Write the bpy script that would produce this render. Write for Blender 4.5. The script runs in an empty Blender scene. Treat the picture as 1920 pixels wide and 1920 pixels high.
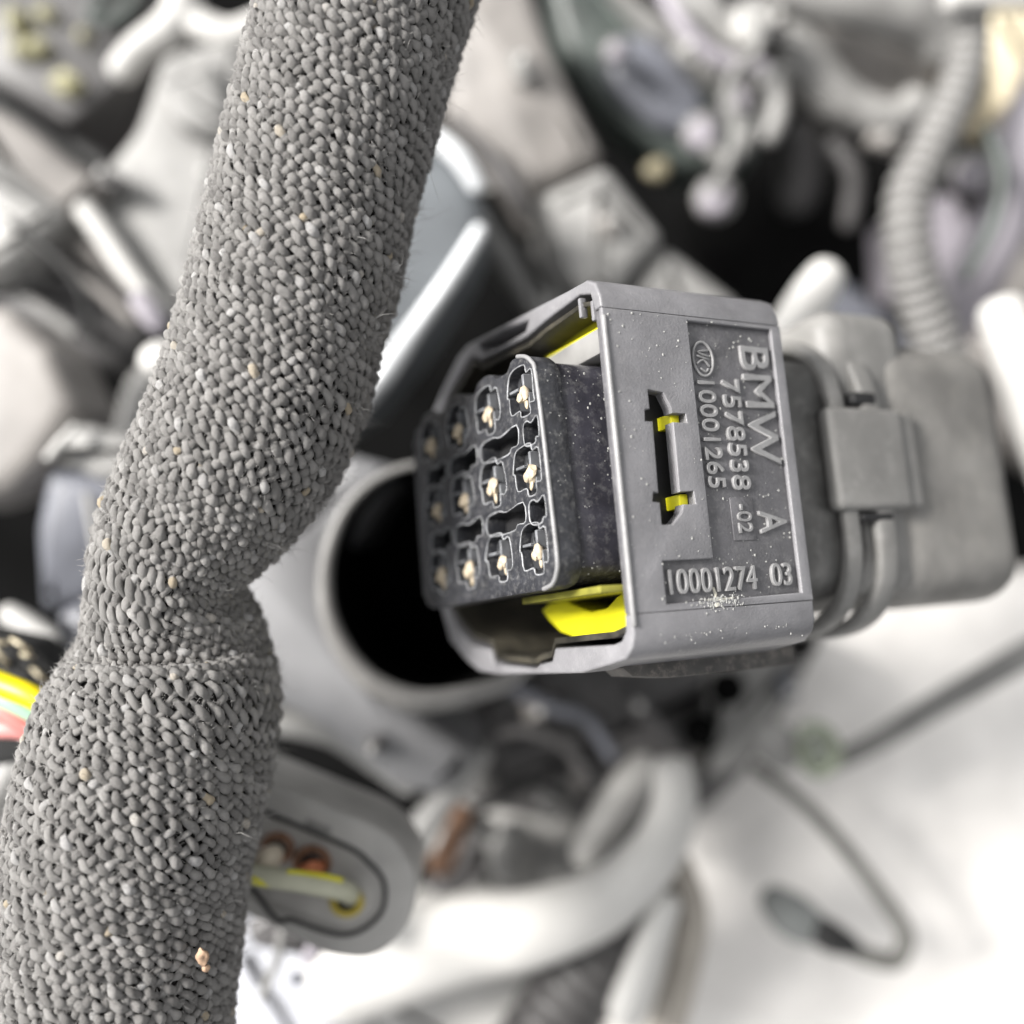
import bpy, bmesh, math, random
import numpy as np
from mathutils import Vector, Matrix
random.seed(7); RNG = np.random.default_rng(7)
SC = bpy.context.scene
SC.unit_settings.scale_length = 0.01            # 1 unit = 1 cm
COL = SC.collection

# ------------------------------------------------------------------ camera
DIST = 9.0                                       # camera height above the plane of focus (z = 0)
cam_data = bpy.data.cameras.new('camera'); cam = bpy.data.objects.new('camera', cam_data); COL.objects.link(cam)
cam.location = (0, 0, DIST); cam.rotation_euler = (0, 0, 0)
cam_data.sensor_width = 36; cam_data.lens = 18 / (4.8 / DIST)
cam_data.clip_start = 0.05; cam_data.clip_end = 2000
cam_data.dof.use_dof = True; cam_data.dof.focus_distance = 9.35
cam_data.dof.aperture_fstop = cam_data.lens * 1e-3 / 0.46
SC.camera = cam

# ------------------------------------------------------------------ light
SUN_DIR = Vector((-0.74, 0.32, 0.64)).normalized()      # towards the sun
el = math.asin(SUN_DIR.z); az = math.atan2(SUN_DIR.x, SUN_DIR.y)
world = bpy.data.worlds.new("World"); SC.world = world; world.use_nodes = True
nt = world.node_tree; nt.nodes.clear()
sky = nt.nodes.new('ShaderNodeTexSky'); sky.sky_type = 'NISHITA'; sky.sun_disc = False
sky.sun_elevation = el; sky.sun_rotation = az; sky.dust_density = 3.0; sky.air_density = 1.0
hs = nt.nodes.new('ShaderNodeHueSaturation'); hs.inputs['Saturation'].default_value = 0.03
bg = nt.nodes.new('ShaderNodeBackground'); bg.inputs['Strength'].default_value = 0.052
wo = nt.nodes.new('ShaderNodeOutputWorld')
nt.links.new(sky.outputs[0], hs.inputs['Color']); nt.links.new(hs.outputs[0], bg.inputs[0]); nt.links.new(bg.outputs[0], wo.inputs[0])
sd = bpy.data.lights.new('sun', 'SUN'); sd.energy = 1.5; sd.angle = math.radians(14); sd.color = (1.0, 0.965, 0.92)
sun = bpy.data.objects.new('sun', sd); COL.objects.link(sun)
sun.rotation_euler = SUN_DIR.to_track_quat('Z', 'Y').to_euler()
SC.view_settings.view_transform = 'Standard'; SC.view_settings.look = 'None'
SC.view_settings.exposure = 2.2; SC.view_settings.gamma = 1.0
SC.cycles.max_bounces = 8

# ------------------------------------------------------------------ materials
MATS = {}
def mat(name, col, rough=0.5, metal=0.0, spec=0.5, var=0.25, vscale=2.0, bump=0.0, bscale=30.0, dust=0.0, dscale=18.0, dcol=(0.55, 0.54, 0.52)):
    if name in MATS: return MATS[name]
    m = bpy.data.materials.new(name); m.use_nodes = True; n = m.node_tree.nodes; l = m.node_tree.links
    b = n['Principled BSDF']; b.inputs['Roughness'].default_value = rough; b.inputs['Metallic'].default_value = metal
    b.inputs['Specular IOR Level'].default_value = spec
    tc = n.new('ShaderNodeTexCoord')
    nz = n.new('ShaderNodeTexNoise'); nz.inputs['Scale'].default_value = vscale; nz.inputs['Detail'].default_value = 5
    l.new(tc.outputs['Object'], nz.inputs['Vector'])
    r = n.new('ShaderNodeValToRGB'); l.new(nz.outputs['Fac'], r.inputs[0])
    r.color_ramp.elements[0].position = 0.32; r.color_ramp.elements[1].position = 0.68
    r.color_ramp.elements[0].color = (*[c * (1 - var) for c in col], 1); r.color_ramp.elements[1].color = (*[min(.9, c * (1 + var)) for c in col], 1)
    out = r.outputs[0]
    if dust > 0:
        d = n.new('ShaderNodeTexNoise'); d.inputs['Scale'].default_value = dscale; d.inputs['Detail'].default_value = 8; d.inputs['Roughness'].default_value = .75
        l.new(tc.outputs['Object'], d.inputs['Vector'])
        dr = n.new('ShaderNodeValToRGB'); l.new(d.outputs['Fac'], dr.inputs[0])
        dr.color_ramp.elements[0].position = .5; dr.color_ramp.elements[0].color = (0, 0, 0, 1)
        dr.color_ramp.elements[1].position = .8; dr.color_ramp.elements[1].color = (dust, dust, dust, 1)
        mx = n.new('ShaderNodeMixRGB'); l.new(dr.outputs[0], mx.inputs[0]); l.new(out, mx.inputs[1]); mx.inputs[2].default_value = (*dcol, 1)
        out = mx.outputs[0]
        mr = n.new('ShaderNodeMapRange'); l.new(d.outputs['Fac'], mr.inputs[0]); mr.inputs[1].default_value = .3; mr.inputs[2].default_value = .75
        mr.inputs[3].default_value = rough * .85; mr.inputs[4].default_value = min(1, rough * 1.35); l.new(mr.outputs[0], b.inputs['Roughness'])
    l.new(out, b.inputs['Base Color'])
    if bump > 0:
        bn = n.new('ShaderNodeTexNoise'); bn.inputs['Scale'].default_value = bscale; bn.inputs['Detail'].default_value = 4
        l.new(tc.outputs['Object'], bn.inputs['Vector'])
        bp = n.new('ShaderNodeBump'); bp.inputs['Strength'].default_value = bump; bp.inputs['Distance'].default_value = 0.02
        l.new(bn.outputs['Fac'], bp.inputs['Height']); l.new(bp.outputs[0], b.inputs['Normal'])
    MATS[name] = m; return m

M_body = mat('black_glossy_plastic', (.035, .034, .043), .22, spec=.5, var=.3, vscale=3, bump=.25, bscale=14, dust=.22, dscale=9)
M_face = mat('black_face_plastic', (.03, .031, .036), .3, var=.3, vscale=6, bump=.4, bscale=22, dust=.3, dscale=14)
M_cover = mat('charcoal_cover_plastic', (.205, .202, .212), .33, var=.16, vscale=2.2, bump=.25, bscale=40, dust=.16, dscale=13)
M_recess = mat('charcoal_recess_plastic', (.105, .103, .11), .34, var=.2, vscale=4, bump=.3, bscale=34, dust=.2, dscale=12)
M_text = mat('raised_letter_plastic', (.245, .243, .245), .4, var=.12, vscale=6, bump=.2, bscale=40)
M_rear = mat('dusty_rear_plastic', (.2, .196, .188), .5, var=.22, vscale=1.3, bump=.15, bscale=12, dust=.25, dscale=3)
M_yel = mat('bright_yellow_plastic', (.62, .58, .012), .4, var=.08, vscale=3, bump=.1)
M_pin = mat('tan_terminal_metal', (.46, .385, .28), .45, var=.2, vscale=14, bump=.4, bscale=25)
M_dark = mat('cavity_shade_plastic', (.012, .012, .013), .6, var=.3)  # near-black: the shade inside cavities and slots is put into the colour
M_void = mat('void_shade_black', (.004, .004, .004), .9, spec=.05, var=.5, vscale=.3)  # deep shade of gaps, bores and the bay bottom, painted as near-black
M_crust = mat('pale_crust', (.62, .6, .52), .8, var=.2, vscale=20, bump=.5)
M_grain = mat('dust_grains', (.42, .42, .40), .35, var=.1, vscale=10)
M_lgrey = mat('light_grey_plastic', (.25, .246, .238), .5, var=.28, vscale=1.2, dust=.2, dscale=2)
M_grey = mat('mid_grey_plastic', (.2, .197, .19), .5, var=.3, vscale=.8, dust=.2, dscale=2)
M_warm = mat('warm_grey_plastic', (.24, .225, .212), .55, var=.3, vscale=.8)
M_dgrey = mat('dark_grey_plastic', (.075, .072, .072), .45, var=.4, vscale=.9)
M_green = mat('dark_green_grey_bracket', (.06, .072, .066), .45, var=.4, vscale=.7)
M_slate = mat('slate_plastic', (.12, .125, .145), .4, var=.3, vscale=1)
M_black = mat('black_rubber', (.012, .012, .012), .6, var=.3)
M_white = mat('white_plastic', (.54, .53, .51), .5, var=.08, vscale=.8)
M_cream = mat('cream_plastic', (.6, .53, .38), .5, var=.1)
M_ycell = mat('pale_yellow_cells', (.36, .34, .2), .4, var=.3)
M_paint = mat('white_painted_panel', (.8, .775, .745), .6, var=.09, vscale=1.1, bump=.05, bscale=3)
M_metal = mat('brushed_aluminium', (.17, .183, .195), .42, metal=.35, var=.15, vscale=.8)
M_shine = mat('polished_metal_edge', (.8, .82, .84), .3, metal=.3, var=.08)
M_lilac = mat('lilac_grey_plastic', (.30, .28, .31), .5, var=.2, vscale=.6)
M_copper = mat('brown_rusty_metal', (.22, .12, .07), .6, var=.4, vscale=1.5)
M_seal = mat('grey_rubber_seal', (.36, .352, .338), .5, var=.15, vscale=1.5, dust=.15, dscale=4)

# ------------------------------------------------------------------ helpers
def P(px, py, z=0.0):
    k = (DIST - z) / DIST / 200.0
    return Vector(((px - 960) * k, (960 - py) * k, z))
def S(px, z): return px / 200.0 * (DIST - z) / DIST
def link(name, me, m=None, parent=None, smooth=True, kind=None):
    o = bpy.data.objects.new(name, me); COL.objects.link(o)
    if m and not me.materials: me.materials.append(m)
    if smooth:
        me.polygons.foreach_set('use_smooth', [True] * len(me.polygons))
        if smooth != 'all':
            try: me.set_sharp_from_angle(angle=math.radians(38))
            except Exception: pass
    if parent: o.parent = parent
    if kind: o['kind'] = kind
    return o
def tag(o, label, cat, group=None):
    o['label'] = label; o['category'] = cat
    if group: o['group'] = group
    return o
def thing(name, label, cat, loc=(0, 0, 0), group=None):
    o = bpy.data.objects.new(name, None); COL.objects.link(o); o.location = loc; o.empty_display_size = .2
    bpy.context.view_layer.update()
    return tag(o, label, cat, group)
def under(o, root):
    """parent a mesh built in world coordinates under a translated empty: shift its data, so the transform stays plain"""
    o.data.transform(Matrix.Translation(-root.matrix_world.translation)); o.parent = root; return o
def recentre(o):
    n = len(o.data.vertices); a = np.empty(n * 3); o.data.vertices.foreach_get('co', a); a = a.reshape(-1, 3)
    c = Vector(((a.max(0) + a.min(0)) / 2).tolist()); o.data.transform(Matrix.Translation(-c)); o.location = c; return o
def rounded(pts, r, seg=4):
    out = []; n = len(pts)
    for i in range(n):
        p = Vector(pts[i][:2]); a = Vector(pts[i - 1][:2]); b = Vector(pts[(i + 1) % n][:2])
        ri = r[i] if isinstance(r, (list, tuple)) else r
        da = (a - p); db = (b - p); la = da.length; lb = db.length
        t = min(ri, la * .48, lb * .48)
        if t < 1e-5: out.append(tuple(p)); continue
        p0 = p + da / la * t; p1 = p + db / lb * t
        for k in range(seg + 1):
            u = k / seg; q = p0 * (1 - u) ** 2 + p * 2 * u * (1 - u) + p1 * u * u; out.append((q.x, q.y))
    return out
AX = {'z': Matrix.Identity(4),
      'x': Matrix(((0, 0, 1, 0), (1, 0, 0, 0), (0, 1, 0, 0), (0, 0, 0, 1)))}   # 2-D (y, z) extruded along x
def plate(outline, t0, t1, holes=(), axis='z', bevel=0.015, M=None, bres=2):
    """outline with holes filled and extruded between t0 and t1"""
    cu = bpy.data.curves.new('tmp', 'CURVE'); cu.dimensions = '2D'; cu.fill_mode = 'BOTH'
    for poly in [outline, *holes]:
        s = cu.splines.new('POLY'); s.points.add(len(poly) - 1)
        for i, p in enumerate(poly): s.points[i].co = (p[0], p[1], 0, 1)
        s.use_cyclic_u = True
    h = (t1 - t0) / 2; bevel = min(bevel, h * .9)
    cu.extrude = h - bevel; cu.bevel_depth = bevel; cu.bevel_resolution = bres; cu.offset = -bevel
    ob = bpy.data.objects.new('tmp', cu); COL.objects.link(ob); bpy.context.view_layer.update()
    me = bpy.data.meshes.new_from_object(ob.evaluated_get(bpy.context.evaluated_depsgraph_get()))
    bpy.data.objects.remove(ob); bpy.data.curves.remove(cu)
    me.materials.clear()
    me.transform(AX[axis] @ Matrix.Translation((0, 0, (t0 + t1) / 2)))
    bm = bmesh.new(); bm.from_mesh(me); bmesh.ops.remove_doubles(bm, verts=bm.verts, dist=1e-5)
    bmesh.ops.recalc_face_normals(bm, faces=bm.faces); bm.to_mesh(me); bm.free()
    if M: me.transform(M)
    return me
def box_me(x0, x1, y0, y1, z0, z1, bev=0.015, seg=2, taper=0):
    bm = bmesh.new(); bmesh.ops.create_cube(bm, size=1)
    for v in bm.verts:
        v.co = Vector(((x0 + x1) / 2 + v.co.x * (x1 - x0), (y0 + y1) / 2 + v.co.y * (y1 - y0), (z0 + z1) / 2 + v.co.z * (z1 - z0)))
    if bev: bmesh.ops.bevel(bm, geom=bm.edges[:], offset=bev, segments=seg, affect='EDGES', profile=.5)
    me = bpy.data.meshes.new('box'); bm.to_mesh(me); bm.free(); return me
def join(meshes):
    bm = bmesh.new()
    for me in meshes: bm.from_mesh(me)
    out = bpy.data.meshes.new('joined'); bm.to_mesh(out); bm.free(); return out
def catmull(pts, n):
    pts = [Vector(p) for p in pts]; out = []
    for i in range(len(pts) - 1):
        p0 = pts[max(i - 1, 0)]; p1 = pts[i]; p2 = pts[i + 1]; p3 = pts[min(i + 2, len(pts) - 1)]
        for k in range(n):
            t = k / n
            out.append(.5 * ((2 * p1) + (p2 - p0) * t + (2 * p0 - 5 * p1 + 4 * p2 - p3) * t * t + (3 * p1 - p0 - 3 * p2 + p3) * t ** 3))
    out.append(pts[-1]); return out
def tube_me(pts, rad, n=8, sides=20, corr=0, corr_amp=.12, closed=False, hollow=False):
    """pts: world points, rad: radius per point; corr: ribs per unit length"""
    q = [Vector((*p, r)) if False else (Vector(p), r) for p, r in zip(pts, rad)]
    if closed:
        P4 = [Vector((p.x, p.y, p.z, r)) for p, r in q]
        ext = [P4[-1]] + P4 + [P4[0], P4[1]]; cc = catmull(ext, n); cc = cc[n:-n - 0 if n else None][:len(P4) * n]
    else:
        P4 = [Vector((p.x, p.y, p.z, r)) for p, r in q]; cc = catmull(P4, n)
    if corr:                                   # resample finely
        L = [0]
        for a, b in zip(cc[:-1], cc[1:]): L.append(L[-1] + (Vector(b[:3]) - Vector(a[:3])).length)
        m = int(L[-1] * corr * 8) + 2; arr = np.array([list(c) for c in cc]); s = np.linspace(0, L[-1], m)
        cc = [Vector([np.interp(t, L, arr[:, k]) for k in range(4)]) for t in s]
        for t, c in zip(s, cc): c[3] *= 1 + corr_amp * (abs(math.sin(math.pi * t * corr)) ** .6 - .6)
    c3 = [Vector(c[:3]) for c in cc]; N = len(c3); verts = []; faces = []
    up = Vector((0, 0, 1)); nrm = None
    for i in range(N):
        a = c3[i - 1] if (i > 0 or closed) else c3[i]; b = c3[(i + 1) % N] if (i < N - 1 or closed) else c3[i]
        t = (b - a).normalized()
        if nrm is None:
            nrm = t.cross(up);
            if nrm.length < .1: nrm = t.cross(Vector((1, 0, 0)))
            nrm.normalize()
        nrm = (nrm - t * nrm.dot(t)).normalized(); bi = t.cross(nrm)
        for k in range(sides):
            an = 2 * math.pi * k / sides; verts.append(c3[i] + (nrm * math.cos(an) + bi * math.sin(an)) * cc[i][3])
    for i in range(N if closed else N - 1):
        for k in range(sides):
            a = i * sides + k; b = i * sides + (k + 1) % sides; j = ((i + 1) % N) * sides
            faces.append((a, b, j + (k + 1) % sides, j + k))
    if not closed and not hollow:
        for end, rev in ((0, True), (N - 1, False)):
            t = (c3[1] - c3[0] if end == 0 else c3[-1] - c3[-2]).normalized() * (-1 if end == 0 else 1)
            base = [end * sides + k for k in range(sides)]; r = cc[end][3]
            for f, d in ((.8, .38), (.45, .6)):
                st = len(verts)
                for k in range(sides): verts.append(c3[end] + (verts[end * sides + k] - c3[end]) * f + t * r * d)
                nb = [st + k for k in range(sides)]
                for k in range(sides):
                    q4 = (base[k], base[(k + 1) % sides], nb[(k + 1) % sides], nb[k]); faces.append(q4[::-1] if rev else q4)
                base = nb
            faces.append(tuple(base[::-1]) if rev else tuple(base))
    me = bpy.data.meshes.new('tube'); me.from_pydata([tuple(v) for v in verts], [], faces); me.validate()
    bm = bmesh.new(); bm.from_mesh(me); bmesh.ops.recalc_face_normals(bm, faces=bm.faces); bm.to_mesh(me); bm.free()
    return me
def ptube(pts, **k):
    """pts: (px, py, z, radius in photo pixels)"""
    return tube_me([P(a, b, z) for a, b, z, r in pts], [S(r, z) for a, b, z, r in pts], **k)
def slab_me(poly, depth, bev=.08, seg=3, rnd=0, shrink=1.0):
    """poly: (px, py, z) corners of the near face; a solid block that goes 'depth' down from it"""
    if rnd:
        r2 = rounded([(p[0], p[1]) for p in poly], rnd, 4)
        A = np.array([[p[0], p[1], 1] for p in poly], float); zc = np.array([p[2] for p in poly], float)
        co = np.linalg.lstsq(A, zc, rcond=None)[0]
        poly = [(x, y, float(co[0] * x + co[1] * y + co[2])) for x, y in r2]
    top = [P(*p) for p in poly]; c = sum(top, Vector()) / len(top)
    bot = [Vector((c.x + (p.x - c.x) * shrink, c.y + (p.y - c.y) * shrink, p.z - depth)) for p in top]
    n = len(top); bm = bmesh.new(); vt = [bm.verts.new(v) for v in top]; vb = [bm.verts.new(v) for v in bot]
    f = bm.faces.new(vt); bm.faces.new(vb[::-1])
    for i in range(n): bm.faces.new((vt[i], vb[i], vb[(i + 1) % n], vt[(i + 1) % n]))
    bmesh.ops.recalc_face_normals(bm, faces=bm.faces)
    if bev: bmesh.ops.bevel(bm, geom=list(f.edges), offset=bev, segments=seg, affect='EDGES', profile=.5)
    me = bpy.data.meshes.new('slab'); bm.to_mesh(me); bm.free(); return me
def ball_me(c, rx, ry, rz, rot=0.0, sub=3, lump=0.0):
    bm = bmesh.new(); bmesh.ops.create_icosphere(bm, subdivisions=sub, radius=1)
    R_ = Matrix.Rotation(rot, 3, 'Z'); ph = random.uniform(0, 9)
    for v in bm.verts:
        f = 1 + lump * math.sin(v.co.x * 4 + ph) * math.cos(v.co.y * 3.3 + ph * 1.7) * math.sin(v.co.z * 3 + ph)
        v.co = Vector(c) + R_ @ Vector((v.co.x * rx * f, v.co.y * ry * f, v.co.z * rz * f))
    me = bpy.data.meshes.new('ball'); bm.to_mesh(me); bm.free(); return me
def single(name, me, m, label, cat, group=None, smooth=True):
    return tag(recentre(link(name, me, m, smooth=smooth)), label, cat, group)
def parts(root, lst):
    """lst: (name, mesh in world coordinates, material[, parent part index])"""
    made = []
    for it in lst:
        o = link(it[0], it[1], it[2]); under(o, root)
        if len(it) > 3: o.parent = made[it[3]]
        made.append(o)
    return made

# ------------------------------------------------------------------ setting: the bottom of the engine bay, deep shade given as near-black colour
floor = link('engine_bay_floor', box_me(-160, 160, -160, 160, -27, -26, 0), M_void, smooth=False); floor['kind'] = 'structure'

# ================================================================== BACKGROUND, far to near
# --- white painted panel, lower right
me = slab_me([(1330, 1290, -12), (1560, 1120, -12), (2500, 1000, -12.5), (2500, 2500, -11), (560, 2500, -10.5), (640, 1900, -10.8), (900, 1800, -11), (1180, 1640, -11.5), (1300, 1480, -11.8)], 1.2, bev=.5, rnd=30)
single('bodywork', me, M_paint, 'broad overexposed white painted panel filling the lower right corner behind the wire loop', 'bodywork')

# --- top left: fuse-like block with yellow cells
t = thing('terminal_block', 'dark block with pale yellow cells in the top left corner', 'terminal block', P(100, 120, -11))
ps = [('housing', slab_me([(-60, -60, -11), (250, -60, -11), (330, 60, -11), (130, 235, -11), (-60, 130, -11)], 2.5, bev=.15, rnd=18), M_dgrey)]
for (x, y, w, h) in ((20, 30, 24, 34), (62, 82, 26, 26), (28, 86, 20, 24), (118, 150, 34, 28), (78, 18, 22, 20), (150, 60, 14, 18)):
    ps.append(('cell', slab_me([(x - w, y, -10.7), (x, y - h, -10.7), (x + w, y, -10.7), (x, y + h, -10.7)], .6, bev=.12, rnd=10), M_ycell))
parts(t, ps)
for o in list(t.children):
    pass
t = thing('wire_bracket', 'bright white forked bracket above the grey box at the top left', 'bracket', P(320, 40, -10))
parts(t, [('arm', ptube([(225, 135, -10, 26), (262, 92, -10, 28), (318, 52, -10, 32), (345, 5, -10, 34), (330, -60, -10, 34)], sides=14), M_white),
          ('cross_arm', ptube([(330, 20, -10, 24), (385, 52, -10, 28), (440, 64, -10, 26), (520, 30, -10, 24)], sides=14), M_white)])
single('round_vent', ptube([(172, 30, -10.6, 14), (205, -10, -10.6, 14), (260, -20, -10.6, 14), (240, 20, -10.6, 12), (200, 40, -10.6, 12)], closed=True, sides=10), M_green,
       'dark green ring between the yellow cells and the white bracket at the top edge', 'ring')
# --- grey box top left
t = thing('relay_box', 'large rounded grey box behind the left side of the knit sleeve, near the top', 'box', P(300, 300, -12))
parts(t, [('body', slab_me([(300, 90, -9.5), (460, 60, -9.5), (520, 300, -9.5), (420, 560, -9), (330, 600, -9), (150, 380, -9), (200, 300, -9.2), (250, 240, -9.4)], 5, bev=.35, rnd=30), M_lgrey),
          ('raised_lid', slab_me([(275, 150, -8.8), (400, 100, -8.8), (440, 250, -8.8), (330, 240, -8.8)], .6, bev=.25, rnd=30), M_lgrey),
          ('bright_edge', ptube([(158, 392, -8.7, 20), (195, 440, -8.7, 22), (250, 520, -8.7, 20), (310, 590, -8.7, 14)], sides=12), M_white)])
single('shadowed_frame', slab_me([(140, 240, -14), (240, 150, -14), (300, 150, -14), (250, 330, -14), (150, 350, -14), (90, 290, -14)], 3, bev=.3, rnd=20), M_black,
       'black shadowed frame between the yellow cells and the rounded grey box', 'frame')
# --- left block
t = thing('side_block', 'pale square block at the left edge with a dark line above it', 'block', P(60, 340, -9))
parts(t, [('top_plate', slab_me([(-80, 170, -8.6), (20, 215, -8.6), (195, 345, -8.6), (90, 440, -8.6), (-80, 320, -8.6)], 1.6, bev=.25, rnd=12), M_warm),
          ('pale_face', slab_me([(-80, 275, -8.3), (5, 300, -8.3), (118, 395, -8.3), (40, 500, -8.3), (-80, 520, -8.3)], 1.6, bev=.25, rnd=14), M_lgrey),
          ('white_corner', slab_me([(-80, 390, -8.0), (0, 390, -8.0), (62, 440, -8.0), (10, 490, -8.0), (-80, 520, -8.0)], 1, bev=.2, rnd=12), M_white)])
single('dark_trim', slab_me([(-80, 110, -10.2), (0, 175, -10.2), (150, 290, -10.2), (190, 345, -10.2), (130, 335, -10.2), (-80, 195, -10.2)], 1, bev=.15, rnd=8), M_black,
       'black diagonal trim strip above the pale square block at the left edge', 'trim')
t = thing('ribbed_bracket', 'dark brownish ribbed bracket under the pale square block, at the left', 'bracket', P(120, 540, -9))
parts(t, [('plate', slab_me([(-60, 540, -9.4), (80, 440, -9.4), (160, 420, -9.4), (300, 590, -9.4), (230, 700, -9.4), (60, 640, -9.4)], 1.4, bev=.3, rnd=20), M_dgrey),
          ('rib', ptube([(110, 480, -8.9, 9), (170, 530, -8.9, 10), (250, 600, -8.9, 10)], sides=10), M_warm),
          ('rib', ptube([(140, 450, -8.9, 9), (200, 500, -8.9, 10), (275, 575, -8.9, 10)], sides=10), M_warm),
          ('pale_rib', ptube([(38, 556, -8.8, 11), (80, 580, -8.8, 12), (140, 625, -8.8, 11)], sides=10), M_lgrey)])
# --- black gap left: a black slab stands in for its shade
single('gap_shade', slab_me([(130, 640, -16), (330, 560, -16), (360, 900, -16), (140, 900, -16)], 2, bev=.3, rnd=10), M_void,
       'black slab standing in for the shaded gap between the grey cloth cap and the knit sleeve', 'hollow')
single('fir_tree_clip', ball_me(P(300, 672, -6), S(40, -6), S(32, -6), S(26, -6), .35), M_white,
       'small white rounded clip peeking out from the left side of the knit sleeve', 'clip')
single('lilac_tube_end', ptube([(262, 560, -7, 22), (285, 590, -7, 24), (300, 612, -7, 18)], sides=12), M_lilac, 'lilac grey tube end just above the small white clip', 'tube')
single('grey_pillar', ptube([(300, 690, -10, 40), (275, 760, -10, 45), (262, 850, -10, 50)], sides=16), M_lgrey, 'soft grey pillar under the small white clip beside the sleeve', 'pillar')
# cloth cap left
def cloth_cap():
    me = slab_me([(-90, 560, -6.6), (10, 575, -6.4), (95, 650, -6.3), (145, 762, -6.4), (90, 850, -6.6), (20, 925, -6.8), (-90, 960, -7)], 1.6, bev=.35, seg=4, rnd=14)
    return me
single('grey_cloth_cap', cloth_cap(), M_warm, 'creased grey cap at the left edge, left of the black hollow', 'cap')
for i, pts in enumerate([[(-30, 700, -6.35, 7), (40, 680, -6.2, 9), (90, 690, -6.25, 6)], [(-20, 800, -6.5, 6), (50, 790, -6.35, 8), (110, 775, -6.35, 5)]]):
    pass
# slate connector left
t = thing('slate_connector', 'slate grey connector with a pale collar bar left of the sleeve at mid height', 'connector', P(160, 950, -6))
parts(t, [('body', slab_me([(85, 880, -6.6), (260, 900, -6.6), (250, 1010, -6.6), (170, 1130, -6.6), (70, 1150, -6.8), (60, 990, -6.7)], 3, bev=.3, rnd=20), M_slate),
          ('collar', slab_me([(80, 852, -5.9), (140, 792, -5.9), (290, 830, -5.9), (280, 905, -5.9), (180, 900, -5.9)], .7, bev=.18, rnd=10), M_lgrey),
          ('collar_edge', ptube([(90, 858, -5.7, 8), (115, 828, -5.6, 9), (142, 800, -5.7, 8)], sides=10), M_white),
          ('side_rib', ptube([(165, 930, -6.3, 9), (180, 1010, -6.3, 10), (195, 1080, -6.3, 10)], sides=10), M_lgrey)])
t = thing('white_clip', 'stubby white clip at the left edge above the coloured wires, upper of the pair', 'clip', P(60, 1170, -6), group='white clips above the coloured wires')
parts(t, [('shank', ptube([(15, 1150, -6, 20), (50, 1170, -6, 22), (98, 1202, -6, 21)], sides=14), M_white)])
t = thing('white_clip', 'stubby white clip touching the sleeve just above the coloured wires, lower of the pair', 'clip', P(105, 1230, -5.6), group='white clips above the coloured wires')
parts(t, [('shank', ptube([(75, 1212, -5.6, 20), (110, 1236, -5.6, 20), (150, 1260, -5.6, 18)], sides=14), M_white)])
single('slate_tab', slab_me([(100, 1150, -6.2), (175, 1120, -6.2), (185, 1230, -6.2), (130, 1250, -6.2)], 1, bev=.2, rnd=12), M_slate, 'slate blue tab between the white clips and the sleeve', 'tab')
# coloured wires at left edge
Wc = {'yellow': (.72, .6, .0), 'mint': (.35, .6, .42), 'pink': (.75, .22, .2), 'rose': (.72, .3, .28)}
for nm, pts in (('yellow', [(-60, 1262, -1.9, 24), (0, 1282, -1.8, 23), (60, 1306, -1.7, 22), (112, 1338, -1.7, 19), (170, 1370, -1.9, 18)]),
                ('mint', [(-60, 1295, -2.1, 18), (0, 1308, -2.0, 18), (60, 1335, -2.0, 18), (160, 1385, -2.1, 18)]),
                ('pink', [(-60, 1315, -2.2, 20), (0, 1328, -2.1, 21), (55, 1362, -2.1, 19), (150, 1410, -2.3, 18)]),
                ('rose', [(-60, 1372, -2.5, 18), (0, 1366, -2.4, 19), (50, 1372, -2.4, 17), (140, 1400, -2.6, 16)])):
    m = mat(nm + '_wire_insulation', Wc[nm], .4, var=.08, vscale=2)
    ps = ptube(pts, sides=18)
    w = single('insulated_wire', ps, m, {'yellow': 'thick bright yellow wire at the left edge, topmost of the coloured wires', 'mint': 'mint green wire between the yellow and the pink wire at the left edge',
        'pink': 'salmon pink wire under the mint green wire at the left edge', 'rose': 'rose wire at the left edge, lowest of the coloured wires'}[nm], 'wire', 'coloured wires at the left edge')
single('hair_strand', tube_me([P(108, 1262, -1.3), P(100, 1300, -1.25), P(112, 1322, -1.25), P(88, 1350, -1.3), P(40, 1395, -1.5)], [.006] * 5, sides=5), M_black,
       'thin dark hair lying across the coloured wires', 'hair')
t = thing('frayed_braid', 'frayed black and cream braid end above the yellow wire at the left edge', 'braid', P(30, 1240, -3))
fr = []
for k in range(46):
    x = random.uniform(-50, 80); y = random.uniform(1190, 1290) + x * .25; a = random.uniform(-.3, 1.3); L = random.uniform(20, 45); z = -3 + random.uniform(-.3, .2)
    fr.append(ptube([(x, y, z, 3.5), (x + L * .5 * math.cos(a), y + L * .5 * math.sin(a), z + .08, 4.5), (x + L * math.cos(a), y + L * math.sin(a), z, 2.5)], sides=6, n=3))
parts(t, [('backing', slab_me([(-60, 1180, -3.4), (60, 1205, -3.4), (120, 1270, -3.4), (90, 1420, -3.4), (-60, 1450, -3.4)], .6, bev=.1, rnd=20), M_black)])
o = link('braid_strand', join(fr[:30]), M_black, kind='stuff'); under(o, t)
o = link('cream_strand', join(fr[30:]), M_cream, kind='stuff'); under(o, t)
# lower left grey bits
single('pale_bracket', slab_me([(-80, 1460, -8), (50, 1400, -8), (90, 1520, -8), (-20, 1640, -8), (-80, 1660, -8)], 1, bev=.3, rnd=20), M_lgrey, 'pale grey bracket at the left edge below the coloured wires', 'bracket')
single('dark_backing_plate', slab_me([(-160, 1380, -9.5), (80, 1330, -9.5), (120, 2000, -9.5), (-160, 2000, -9.5)], 1, bev=.2, rnd=20), M_dgrey, 'dark grey plate in the lower left corner behind the knit sleeve', 'plate')

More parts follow.
